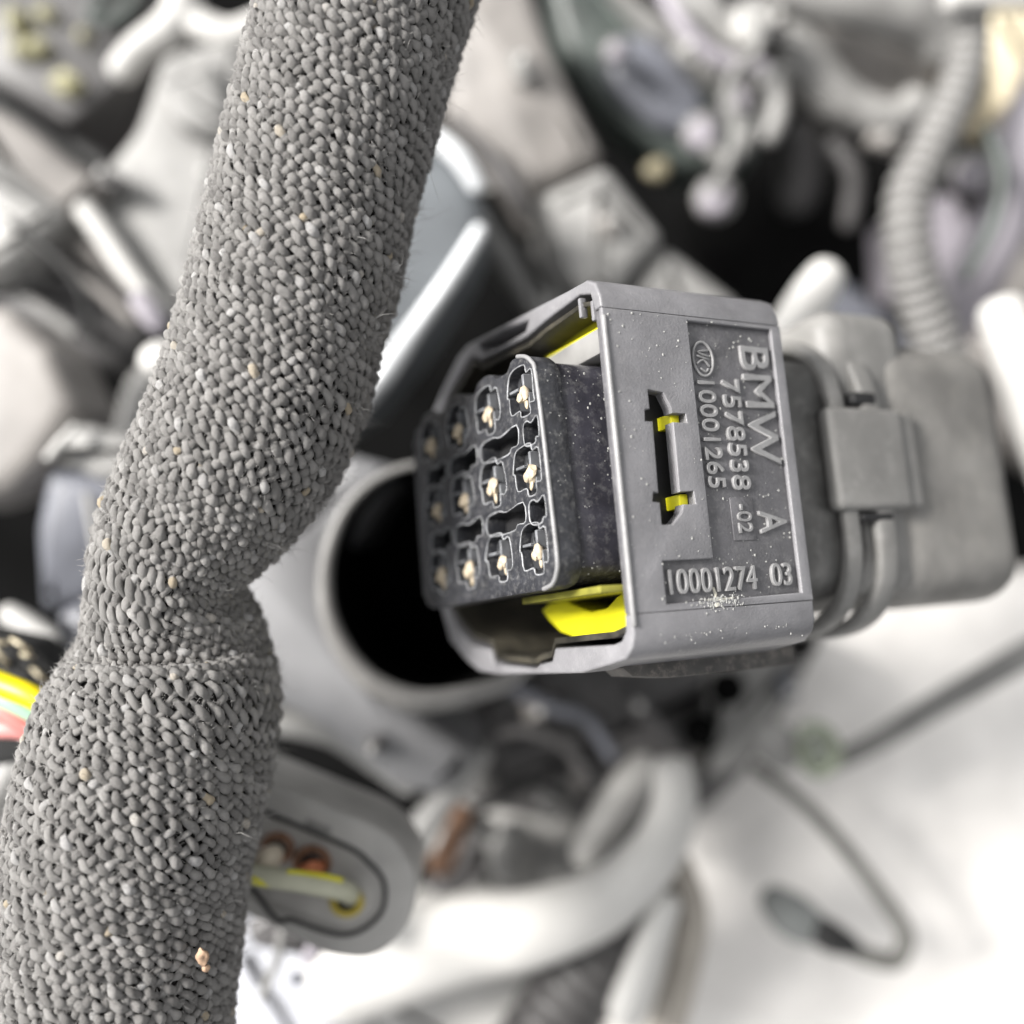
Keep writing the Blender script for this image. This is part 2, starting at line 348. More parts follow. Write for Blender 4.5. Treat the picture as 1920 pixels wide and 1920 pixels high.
# --- aluminium cover right of the sleeve
t = thing('metal_cover', 'blue grey aluminium cover with bright shiny edges, right of the sleeve', 'cover', P(800, 450, -8))
parts(t, [('plate', slab_me([(700, 200, -7.6), (800, 255, -7.5), (880, 310, -7.5), (915, 400, -7.5), (890, 480, -7.6), (800, 620, -7.7), (690, 765, -7.8), (560, 850, -7.9), (560, 400, -7.6)], 2.2, bev=.35, rnd=30), M_metal),
          ('upper_edge', ptube([(770, 238, -7.2, 18), (820, 262, -7.1, 20), (865, 300, -7.1, 20), (896, 350, -7.2, 18)], sides=14), M_shine),
          ('lower_edge', ptube([(900, 430, -7.2, 14), (850, 512, -7.2, 16), (780, 612, -7.2, 17), (715, 704, -7.1, 24), (660, 770, -7.2, 22)], sides=14), M_shine)])
single('painted_flange', slab_me([(905, 330, -9.6), (960, 400, -9.6), (1010, 480, -9.6), (1060, 560, -9.6), (1000, 590, -9.6), (930, 500, -9.6), (880, 420, -9.6)], 1, bev=.3, rnd=14), M_lgrey,
       'pale warm flange between the aluminium cover and the segmented duct', 'flange')
# --- segmented duct, diagonal
t = thing('segmented_duct', 'wide grey segmented duct running diagonally behind the top of the black connector', 'duct', P(1080, 330, -11))
parts(t, [('segment', slab_me([(830, -60, -9.8), (990, -60, -9.8), (1040, 100, -9.8), (1135, 285, -9.8), (1050, 340, -9.9), (1000, 370, -9.9), (900, 270, -10), (830, 210, -10)], 3, bev=.45, rnd=25), M_warm),
          ('segment', slab_me([(1000, 365, -9.4), (1140, 300, -9.4), (1250, 440, -9.4), (1205, 490, -9.4), (1130, 590, -9.5), (1050, 520, -9.5)], 3, bev=.45, rnd=22), M_lgrey),
          ('segment', slab_me([(1190, 520, -9.9), (1250, 455, -9.9), (1310, 500, -9.9), (1400, 570, -9.9), (1330, 700, -9.9), (1150, 640, -9.9)], 3, bev=.4, rnd=22), M_lgrey)])
single('dark_duct_gap', ptube([(850, 225, -9.2, 10), (915, 290, -9.2, 15), (960, 350, -9.2, 20), (990, 410, -9.3, 12)], sides=12), M_dgrey, 'dark curved strip standing in for the shaded gap between the aluminium cover and the grey duct', 'strap')  # dark tube drawn in place of the shade in the gap
# --- dark bracket and plate at top
t = thing('dark_bracket', 'long dark green grey bracket with bright bolts crossing the top centre', 'bracket', P(1200, 200, -12))
parts(t, [('plate', slab_me([(1020, -60, -12), (1160, -60, -12), (1300, 60, -12), (1420, 170, -12), (1430, 290, -12), (1290, 320, -12), (1150, 220, -12), (1060, 100, -12)], 1.5, bev=.3, rnd=30), M_green),
          ('raised_pad', slab_me([(1140, 60, -11.4), (1230, 60, -11.4), (1330, 180, -11.4), (1310, 250, -11.4), (1230, 230, -11.4), (1140, 150, -11.4)], .5, bev=.25, rnd=25), M_slate)])
bolts = [((1155, 95), 18, 'small pale bolt on the upper left of the dark bracket'), ((1318, 250), 30, 'large round pale bolt head at the lower end of the dark bracket'),
         ((1383, 188), 26, 'white bolt head above and right of the large bolt on the dark bracket'), ((1343, 372), 32, 'oblong pale bolt above the black cavity'), ((1412, 45), 38, 'large white bolt cap at the top edge right of the dark bracket'),
         ((1825, 325), 30, 'round lilac stud between the corrugated hose and the lilac pipe')]
for (x, y), r, lb in bolts:
    z = -10.5; t = thing('bolt', lb, 'bolt', P(x, y, z))
    m = M_white if r in (38,) else M_lilac
    hexa = [(P(x, y, z).x + S(r, z) * math.cos(a + .3), P(x, y, z).y + S(r * 1.05, z) * math.sin(a + .3)) for a in [k * math.pi / 3 for k in range(6)]]
    parts(t, [('head', plate(rounded(hexa, S(r * .35, z), 3), z - .35, z + .1, (), 'z', .1), m), ('washer', tube_me([P(x, y, z - .4), P(x, y, z - .3)], [S(r * 1.3, z)] * 2, n=1, sides=20), M_grey), ('shaft', tube_me([P(x, y, z - .2), P(x, y, z - 2)], [S(r * .6, z)] * 2, n=1, sides=12), M_grey)])
single('light_top_rail', slab_me([(1140, -60, -11), (1330, -60, -11), (1390, 20, -11), (1440, 120, -11), (1420, 185, -11), (1340, 130, -11), (1230, 40, -11)], 1, bev=.4, rnd=25), M_lgrey,
       'pale grey rail along the upper side of the dark bracket at the top', 'rail')
single('brass_fitting', ball_me(P(1232, 318, -11), S(24, -11), S(20, -11), S(16, -11), .4, lump=.1), mat('dull_brass', (.26, .23, .15), .5), 'small dull brass fitting below the dark bracket', 'fitting')
single('cross_link', ptube([(1440, 140, -10.4, 20), (1460, 200, -10.4, 19), (1440, 260, -10.4, 17)], sides=12), M_lgrey, 'short grey link hanging beside the white bolt head', 'link')
single('dark_link_arm', ptube([(1300, 240, -10.6, 12), (1360, 300, -10.6, 15), (1420, 230, -10.6, 14), (1470, 130, -10.6, 14)], sides=12), M_grey, 'thin dark grey arm passing between the bolts', 'arm')
single('cavity_shade', slab_me([(1180, 250, -18), (1480, 200, -18), (1760, 300, -18), (1760, 700, -18), (1400, 640, -18)], 1, bev=.3, rnd=40), M_void, 'black sheet standing in for the shaded cavity behind the pale post at the upper right', 'liner')  # black sheet added so the void reads as deep shade
single('inner_tube', ptube([(1500, 250, -13, 36), (1500, 310, -13.5, 40), (1490, 380, -14, 34)], sides=14), M_dgrey, 'dim brown grey tube inside the black cavity', 'tube')
# top right
t = thing('curved_manifold', 'large pale curved arm sweeping under the top edge, left of the corrugated hose', 'manifold', P(1600, 150, -12))
parts(t, [('arm', ptube([(1480, 70, -12, 48), (1520, 130, -12, 48), (1585, 195, -12, 42), (1670, 222, -12, 34), (1720, 190, -12, 30)], sides=20), M_lgrey),
          ('upper_lobe', ptube([(1480, -30, -11.4, 60), (1600, -10, -11.2, 62), (1720, 30, -11.4, 58), (1770, 90, -11.6, 40)], sides=20), M_lgrey),
          ('web_plate', slab_me([(1460, 20, -13), (1790, -20, -13), (1780, 120, -13), (1720, 240, -13), (1600, 230, -13), (1500, 150, -13)], 1, bev=.4, rnd=30), M_warm)])
single('white_top_hose', ptube([(1780, 0, -9, 22), (1850, -8, -9, 24), (1990, -10, -9, 26)], sides=14), M_white, 'overexposed white hose cut by the top right edge', 'hose')
single('cream_box', slab_me([(1850, 10, -12), (2000, 10, -12), (2000, 210, -12), (1885, 195, -12), (1850, 90, -12)], 2, bev=.3, rnd=15), M_cream, 'cream coloured box in the top right corner', 'box')
single('corrugated_hose', ptube([(1815, -60, -9.6, 33), (1818, 60, -9.6, 33), (1800, 160, -9.5, 36), (1742, 285, -9.4, 38), (1705, 370, -9.4, 40), (1705, 470, -9.5, 42), (1728, 560, -9.8, 42), (1780, 700, -10.2, 42)], sides=28, corr=3.6, corr_amp=.3), mat('hose_grey', (.19, .186, .18), .5, var=.1),
       'pale grey corrugated hose curving down the upper right side', 'hose')
single('lilac_pipe', ptube([(1990, 130, -11.2, 60), (1930, 250, -11.2, 55), (1885, 400, -11.2, 52), (1830, 520, -11.2, 50), (1760, 640, -11.4, 48)], sides=20), M_lilac, 'smooth lilac grey pipe at the upper right edge behind the hose', 'pipe')
single('grey_saddle', slab_me([(1690, 380, -12.4), (1800, 350, -12.4), (1850, 450, -12.4), (1780, 560, -12.4), (1700, 540, -12.4)], 2, bev=.4, rnd=30), M_lilac, 'lilac grey saddle pressed between the corrugated hose and the lilac pipe', 'saddle')
single('right_edge_casting', slab_me([(1880, 420, -13.5), (2050, 350, -13.5), (2050, 900, -13.5), (1850, 800, -13.5), (1800, 640, -13.5)], 2, bev=.4, rnd=20), M_warm, 'warm grey casting at the right edge behind the lilac pipe', 'casting')
single('slim_post', ptube([(1440, 720, -7.5, 44), (1475, 640, -7, 44), (1520, 560, -6.6, 42), (1552, 512, -6.5, 36)], sides=20), M_white, 'short off-white post rising behind the top right corner of the black connector', 'post')
single('off_white_pipe', ptube([(1878, 585, -7.6, 44), (1912, 680, -7.6, 46), (1950, 790, -7.8, 48), (1990, 900, -8, 50)], sides=20), M_white, 'off-white pipe end at the right edge above the rear boot', 'pipe')
single('dark_cable_duct', ptube([(1560, 560, -13, 40), (1640, 640, -13, 44), (1700, 720, -13, 40)], sides=14), M_slate, 'dim slate duct in the dark between the post and the corrugated hose', 'duct')
# --- engine cluster under the connector
t = thing('engine_casting', 'dark engine casting with two black holes beneath the black connector', 'casting', P(1200, 1350, -10))
ps = [('block', slab_me([(900, 1200, -10), (1560, 1180, -10), (1500, 1300, -10), (1410, 1450, -10), (1330, 1530, -10), (1120, 1560, -10), (880, 1520, -10), (840, 1400, -10)], 4, bev=.4, rnd=25), M_dgrey),
      ('pale_flange', slab_me([(1330, 1240, -9.6), (1500, 1225, -9.6), (1470, 1320, -9.6), (1400, 1440, -9.6), (1290, 1480, -9.6), (1330, 1350, -9.6)], .6, bev=.25, rnd=25), M_grey)]
for x, y, r in ((1364, 1291, 34), (1312, 1371, 35)):
    ps.append(('hole_shade', tube_me([P(x, y, -9.9), P(x, y, -9.45)], [S(r, -9.5)] * 2, n=1, sides=20), M_void))  # solid black plugs: the shade of the holes is their colour
for a in ([(930, 1330, 30), (1000, 1280, 34), (1070, 1250, 30)], [(1130, 1270, 18), (1200, 1330, 22), (1260, 1400, 20)], [(950, 1420, 26), (1010, 1390, 26), (1080, 1400, 24)]):
    ps.append(('web', ptube([(x, y, -9.5, r * .8) for x, y, r in a], sides=12), M_dgrey))
parts(t, ps)
for x, y, rx, ry, m, lb in ((900, 1455, 28, 30, M_grey, 'small grey fastener head left of the casting'), (1040, 1500, 34, 40, M_lgrey, 'pale round fastener under the casting'),
                            (960, 1600, 46, 62, M_lgrey, 'tall pale lobe beside the brown clamp'), (1085, 1455, 18, 34, M_warm, 'narrow brownish fastener on the casting')):
    z = -9.6; t = thing('fastener', lb, 'fastener', P(x, y, z), group='fasteners around the engine casting')
    parts(t, [('head', ball_me(P(x, y, z), S(rx, z), S(ry, z), S(rx * .8, z)), m)])
single('grey_engine_plate', slab_me([(800, 1560, -11), (1000, 1500, -11), (1130, 1540, -11), (1080, 1760, -11), (820, 1800, -11)], 2, bev=.3, rnd=30), M_lgrey, 'blue grey plate behind the bright lower hose', 'plate')
single('brown_clamp', ptube([(868, 1520, -8.5, 19), (850, 1570, -8.4, 22), (824, 1625, -8.5, 24)], sides=14), M_copper, 'brown rusty clamp between the wire connector and the engine casting', 'clamp')
single('dark_clamp_shadow', slab_me([(830, 1590, -9.6), (930, 1560, -9.6), (900, 1660, -9.6), (840, 1700, -9.6), (800, 1680, -9.6)], 1, bev=.2, rnd=15), M_dgrey, 'dark slab standing in for the shadow below the brown clamp', 'block')  # dark slab painted in as the shadow under the clamp
single('pale_coolant_hose', ptube([(1262, 1440, -7.8, 38), (1262, 1520, -7.6, 44), (1220, 1610, -7.5, 52), (1130, 1690, -7.5, 60), (1000, 1740, -7.6, 70), (860, 1760, -7.8, 80), (640, 1830, -8, 88)], sides=26), M_white,
       'thick bright white hose curving from the casting down to the lower left', 'hose')
single('hose_elbow', ptube([(1215, 1440, -9, 36), (1170, 1490, -8.8, 40), (1130, 1560, -8.7, 42), (1100, 1610, -8.7, 34)], sides=22), M_lgrey, 'short pale elbow inside the bend of the thick white hose', 'hose')
single('ribbed_hose', ptube([(1230, 1640, -8.8, 48), (1160, 1740, -8.6, 62), (1080, 1850, -8.4, 76), (1000, 1990, -8.2, 84)], sides=28, corr=3.0, corr_amp=.2), M_dgrey, 'dark ribbed hose running out of the bottom edge', 'hose')
single('white_drain_tube', ptube([(1252, 1690, -7.4, 26), (1222, 1770, -7.3, 32), (1190, 1860, -7.3, 38), (1170, 1900, -7.3, 34)], sides=18), M_white, 'smooth white tube beside the dark ribbed hose', 'tube')
single('beige_drain_tube', ptube([(1272, 1620, -8, 26), (1298, 1710, -8, 30), (1280, 1820, -8, 32), (1230, 1990, -8, 36)], sides=18), mat('beige_rubber', (.36, .33, .29), .5, var=.15), 'beige grey tube right of the smooth white tube', 'tube')
single('white_reservoir', slab_me([(640, 1830, -9.6), (760, 1780, -9.6), (900, 1760, -9.6), (1060, 1830, -9.6), (960, 2050, -9.6), (660, 2050, -9.6)], 3, bev=.6, rnd=30), M_white, 'overexposed white reservoir below the grey wire connector', 'reservoir')
# wire loop on the right
single('probe_rod', ptube([(1990, 1190, -8.8, 26), (1900, 1240, -8.8, 25), (1760, 1320, -8.8, 23), (1640, 1392, -8.8, 20), (1560, 1430, -8.8, 18)], sides=18), M_grey, 'straight grey rod entering from the right edge', 'rod')
t = thing('cable_eyelet', 'pale eyelet with a greenish ring where the rod meets the thin cable', 'eyelet', P(1520, 1400, -8.6))
parts(t, [('eyelet_body', ball_me(P(1460, 1400, -8.7), S(42, -8.7), S(50, -8.7), S(24, -8.7), .6), M_lgrey),
          ('ring', ptube([(1505, 1370, -8.4, 8), (1535, 1362, -8.4, 9), (1562, 1385, -8.4, 9), (1570, 1420, -8.4, 10), (1540, 1450, -8.4, 10), (1508, 1430, -8.4, 9)], closed=True, sides=10), mat('sage_ring', (.24, .27, .2), .5)),
          ('ring_core', ball_me(P(1538, 1405, -8.6), S(30, -8.6), S(36, -8.6), S(14, -8.6)), mat('sage_rubber', (.27, .29, .25), .5))])
t = thing('thin_cable', 'thin dark cable curving in a hook across the white panel at the lower right', 'cable', P(1600, 1600, -8.8))
parts(t, [('cable', ptube([(1415, 1440, -9, 13), (1470, 1478, -8.9, 13), (1530, 1530, -8.8, 14), (1600, 1610, -8.8, 14), (1660, 1690, -8.8, 15), (1698, 1752, -8.8, 16), (1680, 1800, -8.8, 17), (1620, 1790, -8.8, 18), (1570, 1762, -8.8, 17)], sides=16), mat('dim_cable', (.13, .128, .118), .5)),
          ('strain_relief', ptube([(1600, 1774, -8.6, 18), (1560, 1758, -8.5, 28), (1535, 1742, -8.5, 26)], sides=16, corr=7, corr_amp=.12), M_black),
          ('plug', ptube([(1520, 1738, -8.7, 36), (1484, 1716, -8.7, 42), (1448, 1686, -8.7, 30)], sides=18), mat('plug_grey', (.2, .21, .205), .5))])

def wire(name, pts, m, lb, cat='cable', **k): return single(name, ptube(pts, sides=12, **k), m, lb, cat)
wire('thin_hose', [(830, 1450, -8.4, 9), (900, 1400, -8.2, 10), (980, 1370, -8.2, 10), (1060, 1400, -8.4, 10), (1110, 1470, -8.6, 9)], M_dgrey, 'thin dark hose arching over the front of the engine casting')
wire('thin_hose', [(960, 1290, -8.8, 12), (1040, 1330, -8.7, 13), (1100, 1350, -8.7, 12), (1150, 1420, -8.9, 12)], M_slate, 'slate hose just beneath the lower edge of the black connector')
wire('thin_hose', [(880, 1530, -8.8, 8), (940, 1500, -8.7, 9), (1000, 1470, -8.7, 9), (1060, 1500, -8.8, 8)], M_black, 'black hose below the brown clamp end of the casting')
wire('thin_hose', [(1400, 10, -10, 10), (1420, 90, -9.8, 11), (1370, 150, -9.8, 11), (1380, 260, -10, 12), (1340, 360, -10, 12)], M_grey, 'slim grey hose winding down between the bolts at the top')
wire('thin_hose', [(1240, -20, -10.4, 14), (1290, 60, -10.2, 15), (1350, 110, -10.2, 14), (1440, 130, -10.4, 13)], M_lilac, 'lilac hose along the pale rail at the top')
wire('thin_hose', [(1560, 270, -11.5, 16), (1600, 330, -11.5, 17), (1590, 420, -12, 16)], M_dgrey, 'dim hose inside the black cavity left of the corrugated hose')
wire('thin_hose', [(20, 420, -8, 7), (90, 470, -8, 8), (150, 540, -8, 8), (180, 640, -8.2, 8)], M_black, 'black hose crossing the ribbed bracket at the left')
wire('thin_hose', [(1850, 240, -9.8, 12), (1880, 330, -9.7, 13), (1860, 430, -9.8, 13), (1810, 520, -10, 12)], M_green, 'dark green hose lying on the lilac pipe')
def clip(name, x, y, z, w, h, m, lb, rot=0.3):
    c = P(x, y, z); q = [(c.x + S(w, z) * a * math.cos(rot) - S(h, z) * b * math.sin(rot), c.y + S(w, z) * a * math.sin(rot) + S(h, z) * b * math.cos(rot)) for a, b in ((-1, -1), (1, -1), (1, 1), (-1, 1))]
    t = thing(name, lb, 'clip', c)
    parts(t, [('base', plate(rounded(q, S(min(w, h) * .4, z), 3), z - .4, z, (), 'z', .06), m), ('stud', tube_me([c, c + Vector((0, 0, .25))], [S(min(w, h) * .45, z)] * 2, n=1, sides=14), M_white if m is not M_white else M_grey)])
clip('retainer_clip', 1010, 1330, -8.9, 30, 18, M_warm, 'brownish clip in the dark under the black connector')
clip('retainer_clip', 900, 1560, -8.6, 20, 28, M_lgrey, 'pale clip beside the brown clamp', .8)
clip('retainer_clip', 1195, 1320, -9, 18, 26, M_dgrey, 'dark clip left of the two black holes in the casting', .6)
clip('retainer_clip', 1290, 95, -10.3, 26, 16, M_lgrey, 'pale clip on the rail at the top', -.6)
clip('retainer_clip', 1455, 40, -10.5, 20, 28, M_dgrey, 'dark clip left of the curved arm at the top edge', .2)
clip('retainer_clip', 1660, 260, -11, 26, 14, M_warm, 'warm grey clip under the curved arm', -.3)
clip('retainer_clip', 200, 330, -8.6, 26, 16, M_dgrey, 'dark clip where the square block meets the grey box', -.6)
clip('retainer_clip', 390, 330, -8.7, 24, 20, M_grey, 'grey clip on the face of the rounded grey box', .4)
clip('retainer_clip', 980, 120, -9.5, 20, 28, M_grey, 'grey clip on the upper segment of the duct', .5)
clip('retainer_clip', 1140, 420, -9.2, 22, 16, M_warm, 'warm grey clip on the middle segment of the duct', -.7)
clip('retainer_clip', 700, 1400, -6.2, 20, 14, M_dgrey, 'dark clip under the round opening', .4)
clip('retainer_clip', 1480, 1290, -9.4, 16, 24, M_slate, 'slate clip at the right end of the casting', .3)

# --- grey housing beneath the ring, centre left
t = thing('throttle_housing', 'smooth grey housing with a black round opening left of the black connector', 'housing', P(650, 1200, -6))
ring = [(790, 870, 9), (715, 893, 11), (655, 945, 14), (618, 1025, 17), (610, 1120, 20), (636, 1205, 24), (692, 1275, 27), (775, 1313, 28), (870, 1305, 25), (960, 1272, 20), (1040, 1180, 16), (1060, 1040, 14), (1000, 920, 12), (890, 870, 9)]
def pipe():
    v = []; f = []; zs = [-4.6, -5.2, -6.5, -9]; n = 56
    cc = catmull([Vector((a, b, 0)) for a, b, r in ring + [ring[0]]], 4)[:n]
    for z in zs:
        for c in cc: v.append(P(c.x, c.y, -4.6) + Vector((0, 0, z + 4.6)))
    for i in range(len(zs) - 1):
        for k in range(n): f.append((i * n + k, i * n + (k + 1) % n, (i + 1) * n + (k + 1) % n, (i + 1) * n + k))
    f.append(tuple((len(zs) - 1) * n + k for k in range(n)))
    me = bpy.data.meshes.new('pipe'); me.from_pydata([tuple(p) for p in v], [], f); return me
parts(t, [('shell', slab_me([(430, 1040, -6.2), (560, 960, -6.2), (650, 850, -6.3), (760, 880, -6.4), (640, 1050, -6.3), (640, 1180, -6.3), (700, 1290, -6.3), (820, 1370, -6.3), (900, 1420, -6.6), (830, 1500, -6.8), (740, 1480, -6.8), (560, 1340, -6.4), (420, 1300, -6.2)], 3, bev=.3, rnd=16), mat('smooth_grey_housing', (.19, .19, .195), .4, var=.25, vscale=.5)),
          ('opening_rim', tube_me([P(a, b, -4.6) for a, b, r in ring], [S(r * .82, -4.6) for a, b, r in ring], closed=True, sides=18), mat('rim_grey', (.17, .166, .16), .45, var=.2)),
          ('opening_bore', pipe(), M_void)])
single('lower_brace', ptube([(905, 1410, -7.6, 22), (850, 1475, -7.6, 26), (795, 1550, -7.6, 30), (740, 1640, -7.6, 34)], sides=16), M_lgrey, 'grey diagonal brace running down from the round opening to the wire connector', 'brace')
single('curved_web', ptube([(520, 1350, -7.2, 26), (620, 1370, -7.2, 28), (700, 1420, -7.1, 26), (770, 1470, -7.2, 24)], sides=14), M_grey, 'dim grey curved web above the grey wire connector', 'web')
single('left_lower_casting', slab_me([(430, 1750, -7.8), (640, 1790, -7.8), (700, 1830, -7.8), (620, 2050, -7.8), (380, 2050, -7.8)], 2, bev=.4, rnd=20), mat('bluish_white_plastic', (.5, .51, .55), .5, var=.15), 'bluish white casting under the sleeve at the bottom edge', 'casting')
t = thing('small_lever', 'thin grey lever with a dark pivot between the sleeve and the wire connector', 'lever', P(520, 1800, -5))
parts(t, [('arm', ptube([(530, 1745, -5, 10), (520, 1800, -5, 9), (490, 1870, -5.1, 8)], sides=10), M_grey),
          ('pivot', ball_me(P(558, 1835, -5.2), S(16, -5.2), S(14, -5.2), S(10, -5.2)), M_slate),
          ('post', ptube([(590, 1780, -5.2, 17), (575, 1800, -5.2, 14)], sides=12), M_lilac),
          ('foot', slab_me([(456, 1740, -5.6), (520, 1700, -5.6), (580, 1750, -5.6), (570, 1800, -5.6), (470, 1780, -5.6)], .6, bev=.15, rnd=10), M_dgrey)])

# --- grey wire connector (in moderate focus), lower centre left
t = thing('wire_connector', 'grey rounded connector with rubber seals, right of the sleeve at the bottom', 'connector', P(640, 1640, -2.9))
GZ = -2.7
def gz(x, y): return GZ - (y - 1600) * .0012 + (x - 640) * .0006
outer = [(350, 1400), (485, 1460), (735, 1562), (788, 1650), (765, 1745), (700, 1802), (600, 1790), (530, 1745), (350, 1670)]
outer_r = rounded(outer, [0, 30, 75, 60, 50, 60, 50, 40, 0], 7)
inner = [(350, 1462), (490, 1520), (660, 1588), (727, 1650), (716, 1722), (650, 1760), (540, 1722), (350, 1645)]
inner_r = rounded(inner, [0, 30, 60, 50, 50, 55, 40, 0], 7)
def pxpoly(poly, z0, z1, holes=(), bev=.04):
    z = GZ; f = lambda q: [((a - 960) / 200 * (DIST - z) / DIST, (960 - b) / 200 * (DIST - z) / DIST) for a, b in q]
    return plate(f(poly), z0, z1, [f(h) for h in holes], bevel=bev)
ci = (600, 1630)
inset = lambda q, s: [(ci[0] + (a - ci[0]) * s, ci[1] + (b - ci[1]) * s) for a, b in q]
mkg = parts(t, [('collar', pxpoly(outer_r, GZ - 1.2, GZ, [inner_r], .07), M_seal),
          ('insert', pxpoly(inset(inner_r, .965), GZ - 1.2, GZ - .02, (), .05), mat('insert_grey', (.36, .35, .335), .5, var=.2, vscale=1.2)),
          ('insert_base', pxpoly(inset(inner_r, 1.02), GZ - 1.3, GZ - .5), M_dark),
          ('key_notch', slab_me([(575, 1532, GZ + .01), (625, 1552, GZ + .01), (615, 1572, GZ + .01), (568, 1556, GZ + .01)], .3, bev=.03, rnd=5), M_grey)])
M_cop = mat('orange_brown_seal', (.17, .08, .04), .45, var=.3, vscale=5)
gpts = inner_r[::4]
o = link('groove_shade', tube_me([P(a, b, GZ) + Vector((0, 0, .0)) for a, b in gpts], [S(5, GZ)] * len(gpts), closed=True, sides=10, n=4), M_black); under(o, t)  # dark tube along the insert edge paints the shade of the groove
for x, y, r in ((520, 1590, 26), (585, 1618, 30), (650, 1690, 26)):
    o = link('wire_seal', tube_me([P(x + r * math.cos(a), y + r * .9 * math.sin(a), GZ + .02) for a in [k * math.pi / 4 for k in range(8)]], [S(7, GZ)] * 8, closed=True, sides=10), M_cop if x != 650 else mat('olive_yellow_seal', (.42, .33, .04), .4, var=.25, vscale=4)); under(o, t)
    o = link('seal_hole', tube_me([P(x, y, GZ - .2), P(x, y, GZ - .05)], [S(r * .8, GZ)] * 2, n=1, sides=18), M_dark); under(o, t)
Ms = mat('pale_striped_insulation', (.47, .47, .36), .4, var=.1)
t = thing('striped_wire', 'pale grey wire with yellow edges entering the olive seal of the grey wire connector', 'wire', P(560, 1650, -2.2))
parts(t, [('insulation', ptube([(400, 1625, -1.9, 19), (470, 1640, -2.0, 20), (560, 1652, -2.1, 20), (640, 1668, -2.4, 20), (660, 1680, -2.8, 18)], sides=18), Ms),
          ('yellow_stripe', ptube([(400, 1633, -1.82, 10), (470, 1648, -1.9, 9), (520, 1662, -2.0, 5), (560, 1670, -2.1, 3)], sides=8), M_yel),
          ('upper_stripe', ptube([(540, 1634, -2.0, 4), (600, 1641, -2.15, 5), (640, 1650, -2.3, 5)], sides=8), M_yel)])
single('white_wire_stub', ptube([(480, 1640, -2.4, 20), (500, 1615, -2.3, 24), (515, 1600, -2.5, 18)], sides=16), mat('ivory_insulation', (.7, .62, .5), .5), 'ivory wire stub rising from the left seal of the grey wire connector', 'wire')
single('orange_wire_stub', ptube([(560, 1640, -2.5, 11), (582, 1628, -2.45, 13), (600, 1625, -2.7, 11)], sides=12), mat('orange_insulation', (.65, .22, .1), .5), 'short orange red wire stub beside the ivory wire stub', 'wire')

# ================================================================== KNIT SLEEVE
secs = [((560, -220), (930, -110)), ((490, 0), (857, 115)), ((450, 150), (815, 265)), ((412, 300), (775, 405)), ((378, 440), (748, 545)), ((346, 560), (715, 655)),
        ((312, 680), (688, 772)), ((268, 800), (640, 868)), ((216, 915), (560, 955)), ((178, 1020), (478, 1028)), ((170, 1100), (436, 1092)), ((148, 1215), (498, 1190)),
        ((108, 1310), (526, 1300)), ((62, 1420), (512, 1400)), ((35, 1530), (487, 1505)), ((20, 1650), (465, 1620)), ((14, 1780), (448, 1765)), ((2, 1920), (432, 1915)), ((-8, 2100), (425, 2100))]
ZC = [-1.0, -1.0, -1.0, -1.0, -1.0, -1.0, -1.0, -1.0, -1.03, -.99, -1.0, -1.28, -1.24, -1.17, -1.1, -1.1, -1.1, -1.1, -1.1]
cpts = []
for (L, R_), z in zip(secs, ZC):
    c = P((L[0] + R_[0]) / 2, (L[1] + R_[1]) / 2, z); r = math.dist(L, R_) / 2 / 200 * (DIST - z) / DIST * .955
    cpts.append(Vector((c.x, c.y, c.z, r)))
cc = catmull(cpts, 24); arr = np.array([list(c) for c in cc])
seg = np.r_[0, np.cumsum(np.linalg.norm(np.diff(arr[:, :3], axis=0), axis=1))]; LEN = seg[-1]
def sleeve(s):
    return np.stack([np.interp(s, seg, arr[:, k]) for k in range(4)], -1)
def frame(s):
    t = sleeve(s + .04)[..., :3] - sleeve(s - .04)[..., :3]; t /= np.linalg.norm(t, axis=-1, keepdims=True)
    z = np.array([0, 0, 1.0]); a = np.cross(t, z); a /= np.linalg.norm(a, axis=-1, keepdims=True); b = np.cross(a, t); return t, a, b   # a: sideways, b: up
root = thing('knit_sleeve', 'thick grey boucle knit sleeve around a cable bundle, filling the left of the photo', 'cable sleeve', (0, 0, 0))
# inner fabric tube
s = np.linspace(.05, LEN - .05, 620); c = sleeve(s); t_, a_, b_ = frame(s); NS = 300
def vnoise(u, v_, seed, per):
    g = np.random.default_rng(seed).random((900, per)); iu = np.floor(u).astype(int); iv = np.floor(v_).astype(int); fu = u - iu; fv = v_ - iv
    fu = fu * fu * (3 - 2 * fu); fv = fv * fv * (3 - 2 * fv); a = g[iu % 900, iv % per]; b = g[(iu + 1) % 900, iv % per]; c_ = g[iu % 900, (iv + 1) % per]; d_ = g[(iu + 1) % 900, (iv + 1) % per]
    return (a * (1 - fu) + b * fu) * (1 - fv) + (c_ * (1 - fu) + d_ * fu) * fv
th = np.linspace(0, 2 * math.pi, NS, endpoint=False)
TH = th[None] * 72 / (2 * math.pi) + 0 * s[:, None]; SS = s[:, None] / .09 + 0 * th[None]
bump = 1.012 + .02 * (vnoise(SS, TH, 3, 72) - .5) - .03
v = c[:, None, :3] + (a_[:, None] * np.cos(th)[None, :, None] + b_[:, None] * np.sin(th)[None, :, None]) * (c[:, 3][:, None] * bump)[..., None] * .985
i, k = np.meshgrid(np.arange(len(s) - 1), np.arange(NS), indexing='ij')
fc = np.stack([i * NS + k, i * NS + (k + 1) % NS, (i + 1) * NS + (k + 1) % NS, (i + 1) * NS + k], -1).reshape(-1, 4)
me = bpy.data.meshes.new('fabric'); me.from_pydata(v.reshape(-1, 3).tolist(), [], fc.tolist())
M_fab = mat('dark_knit_base', (.05, .047, .045), .95, spec=.1, var=.5, vscale=14, bump=.8, bscale=30)
link('fabric_tube', me, M_fab, root, 'all')
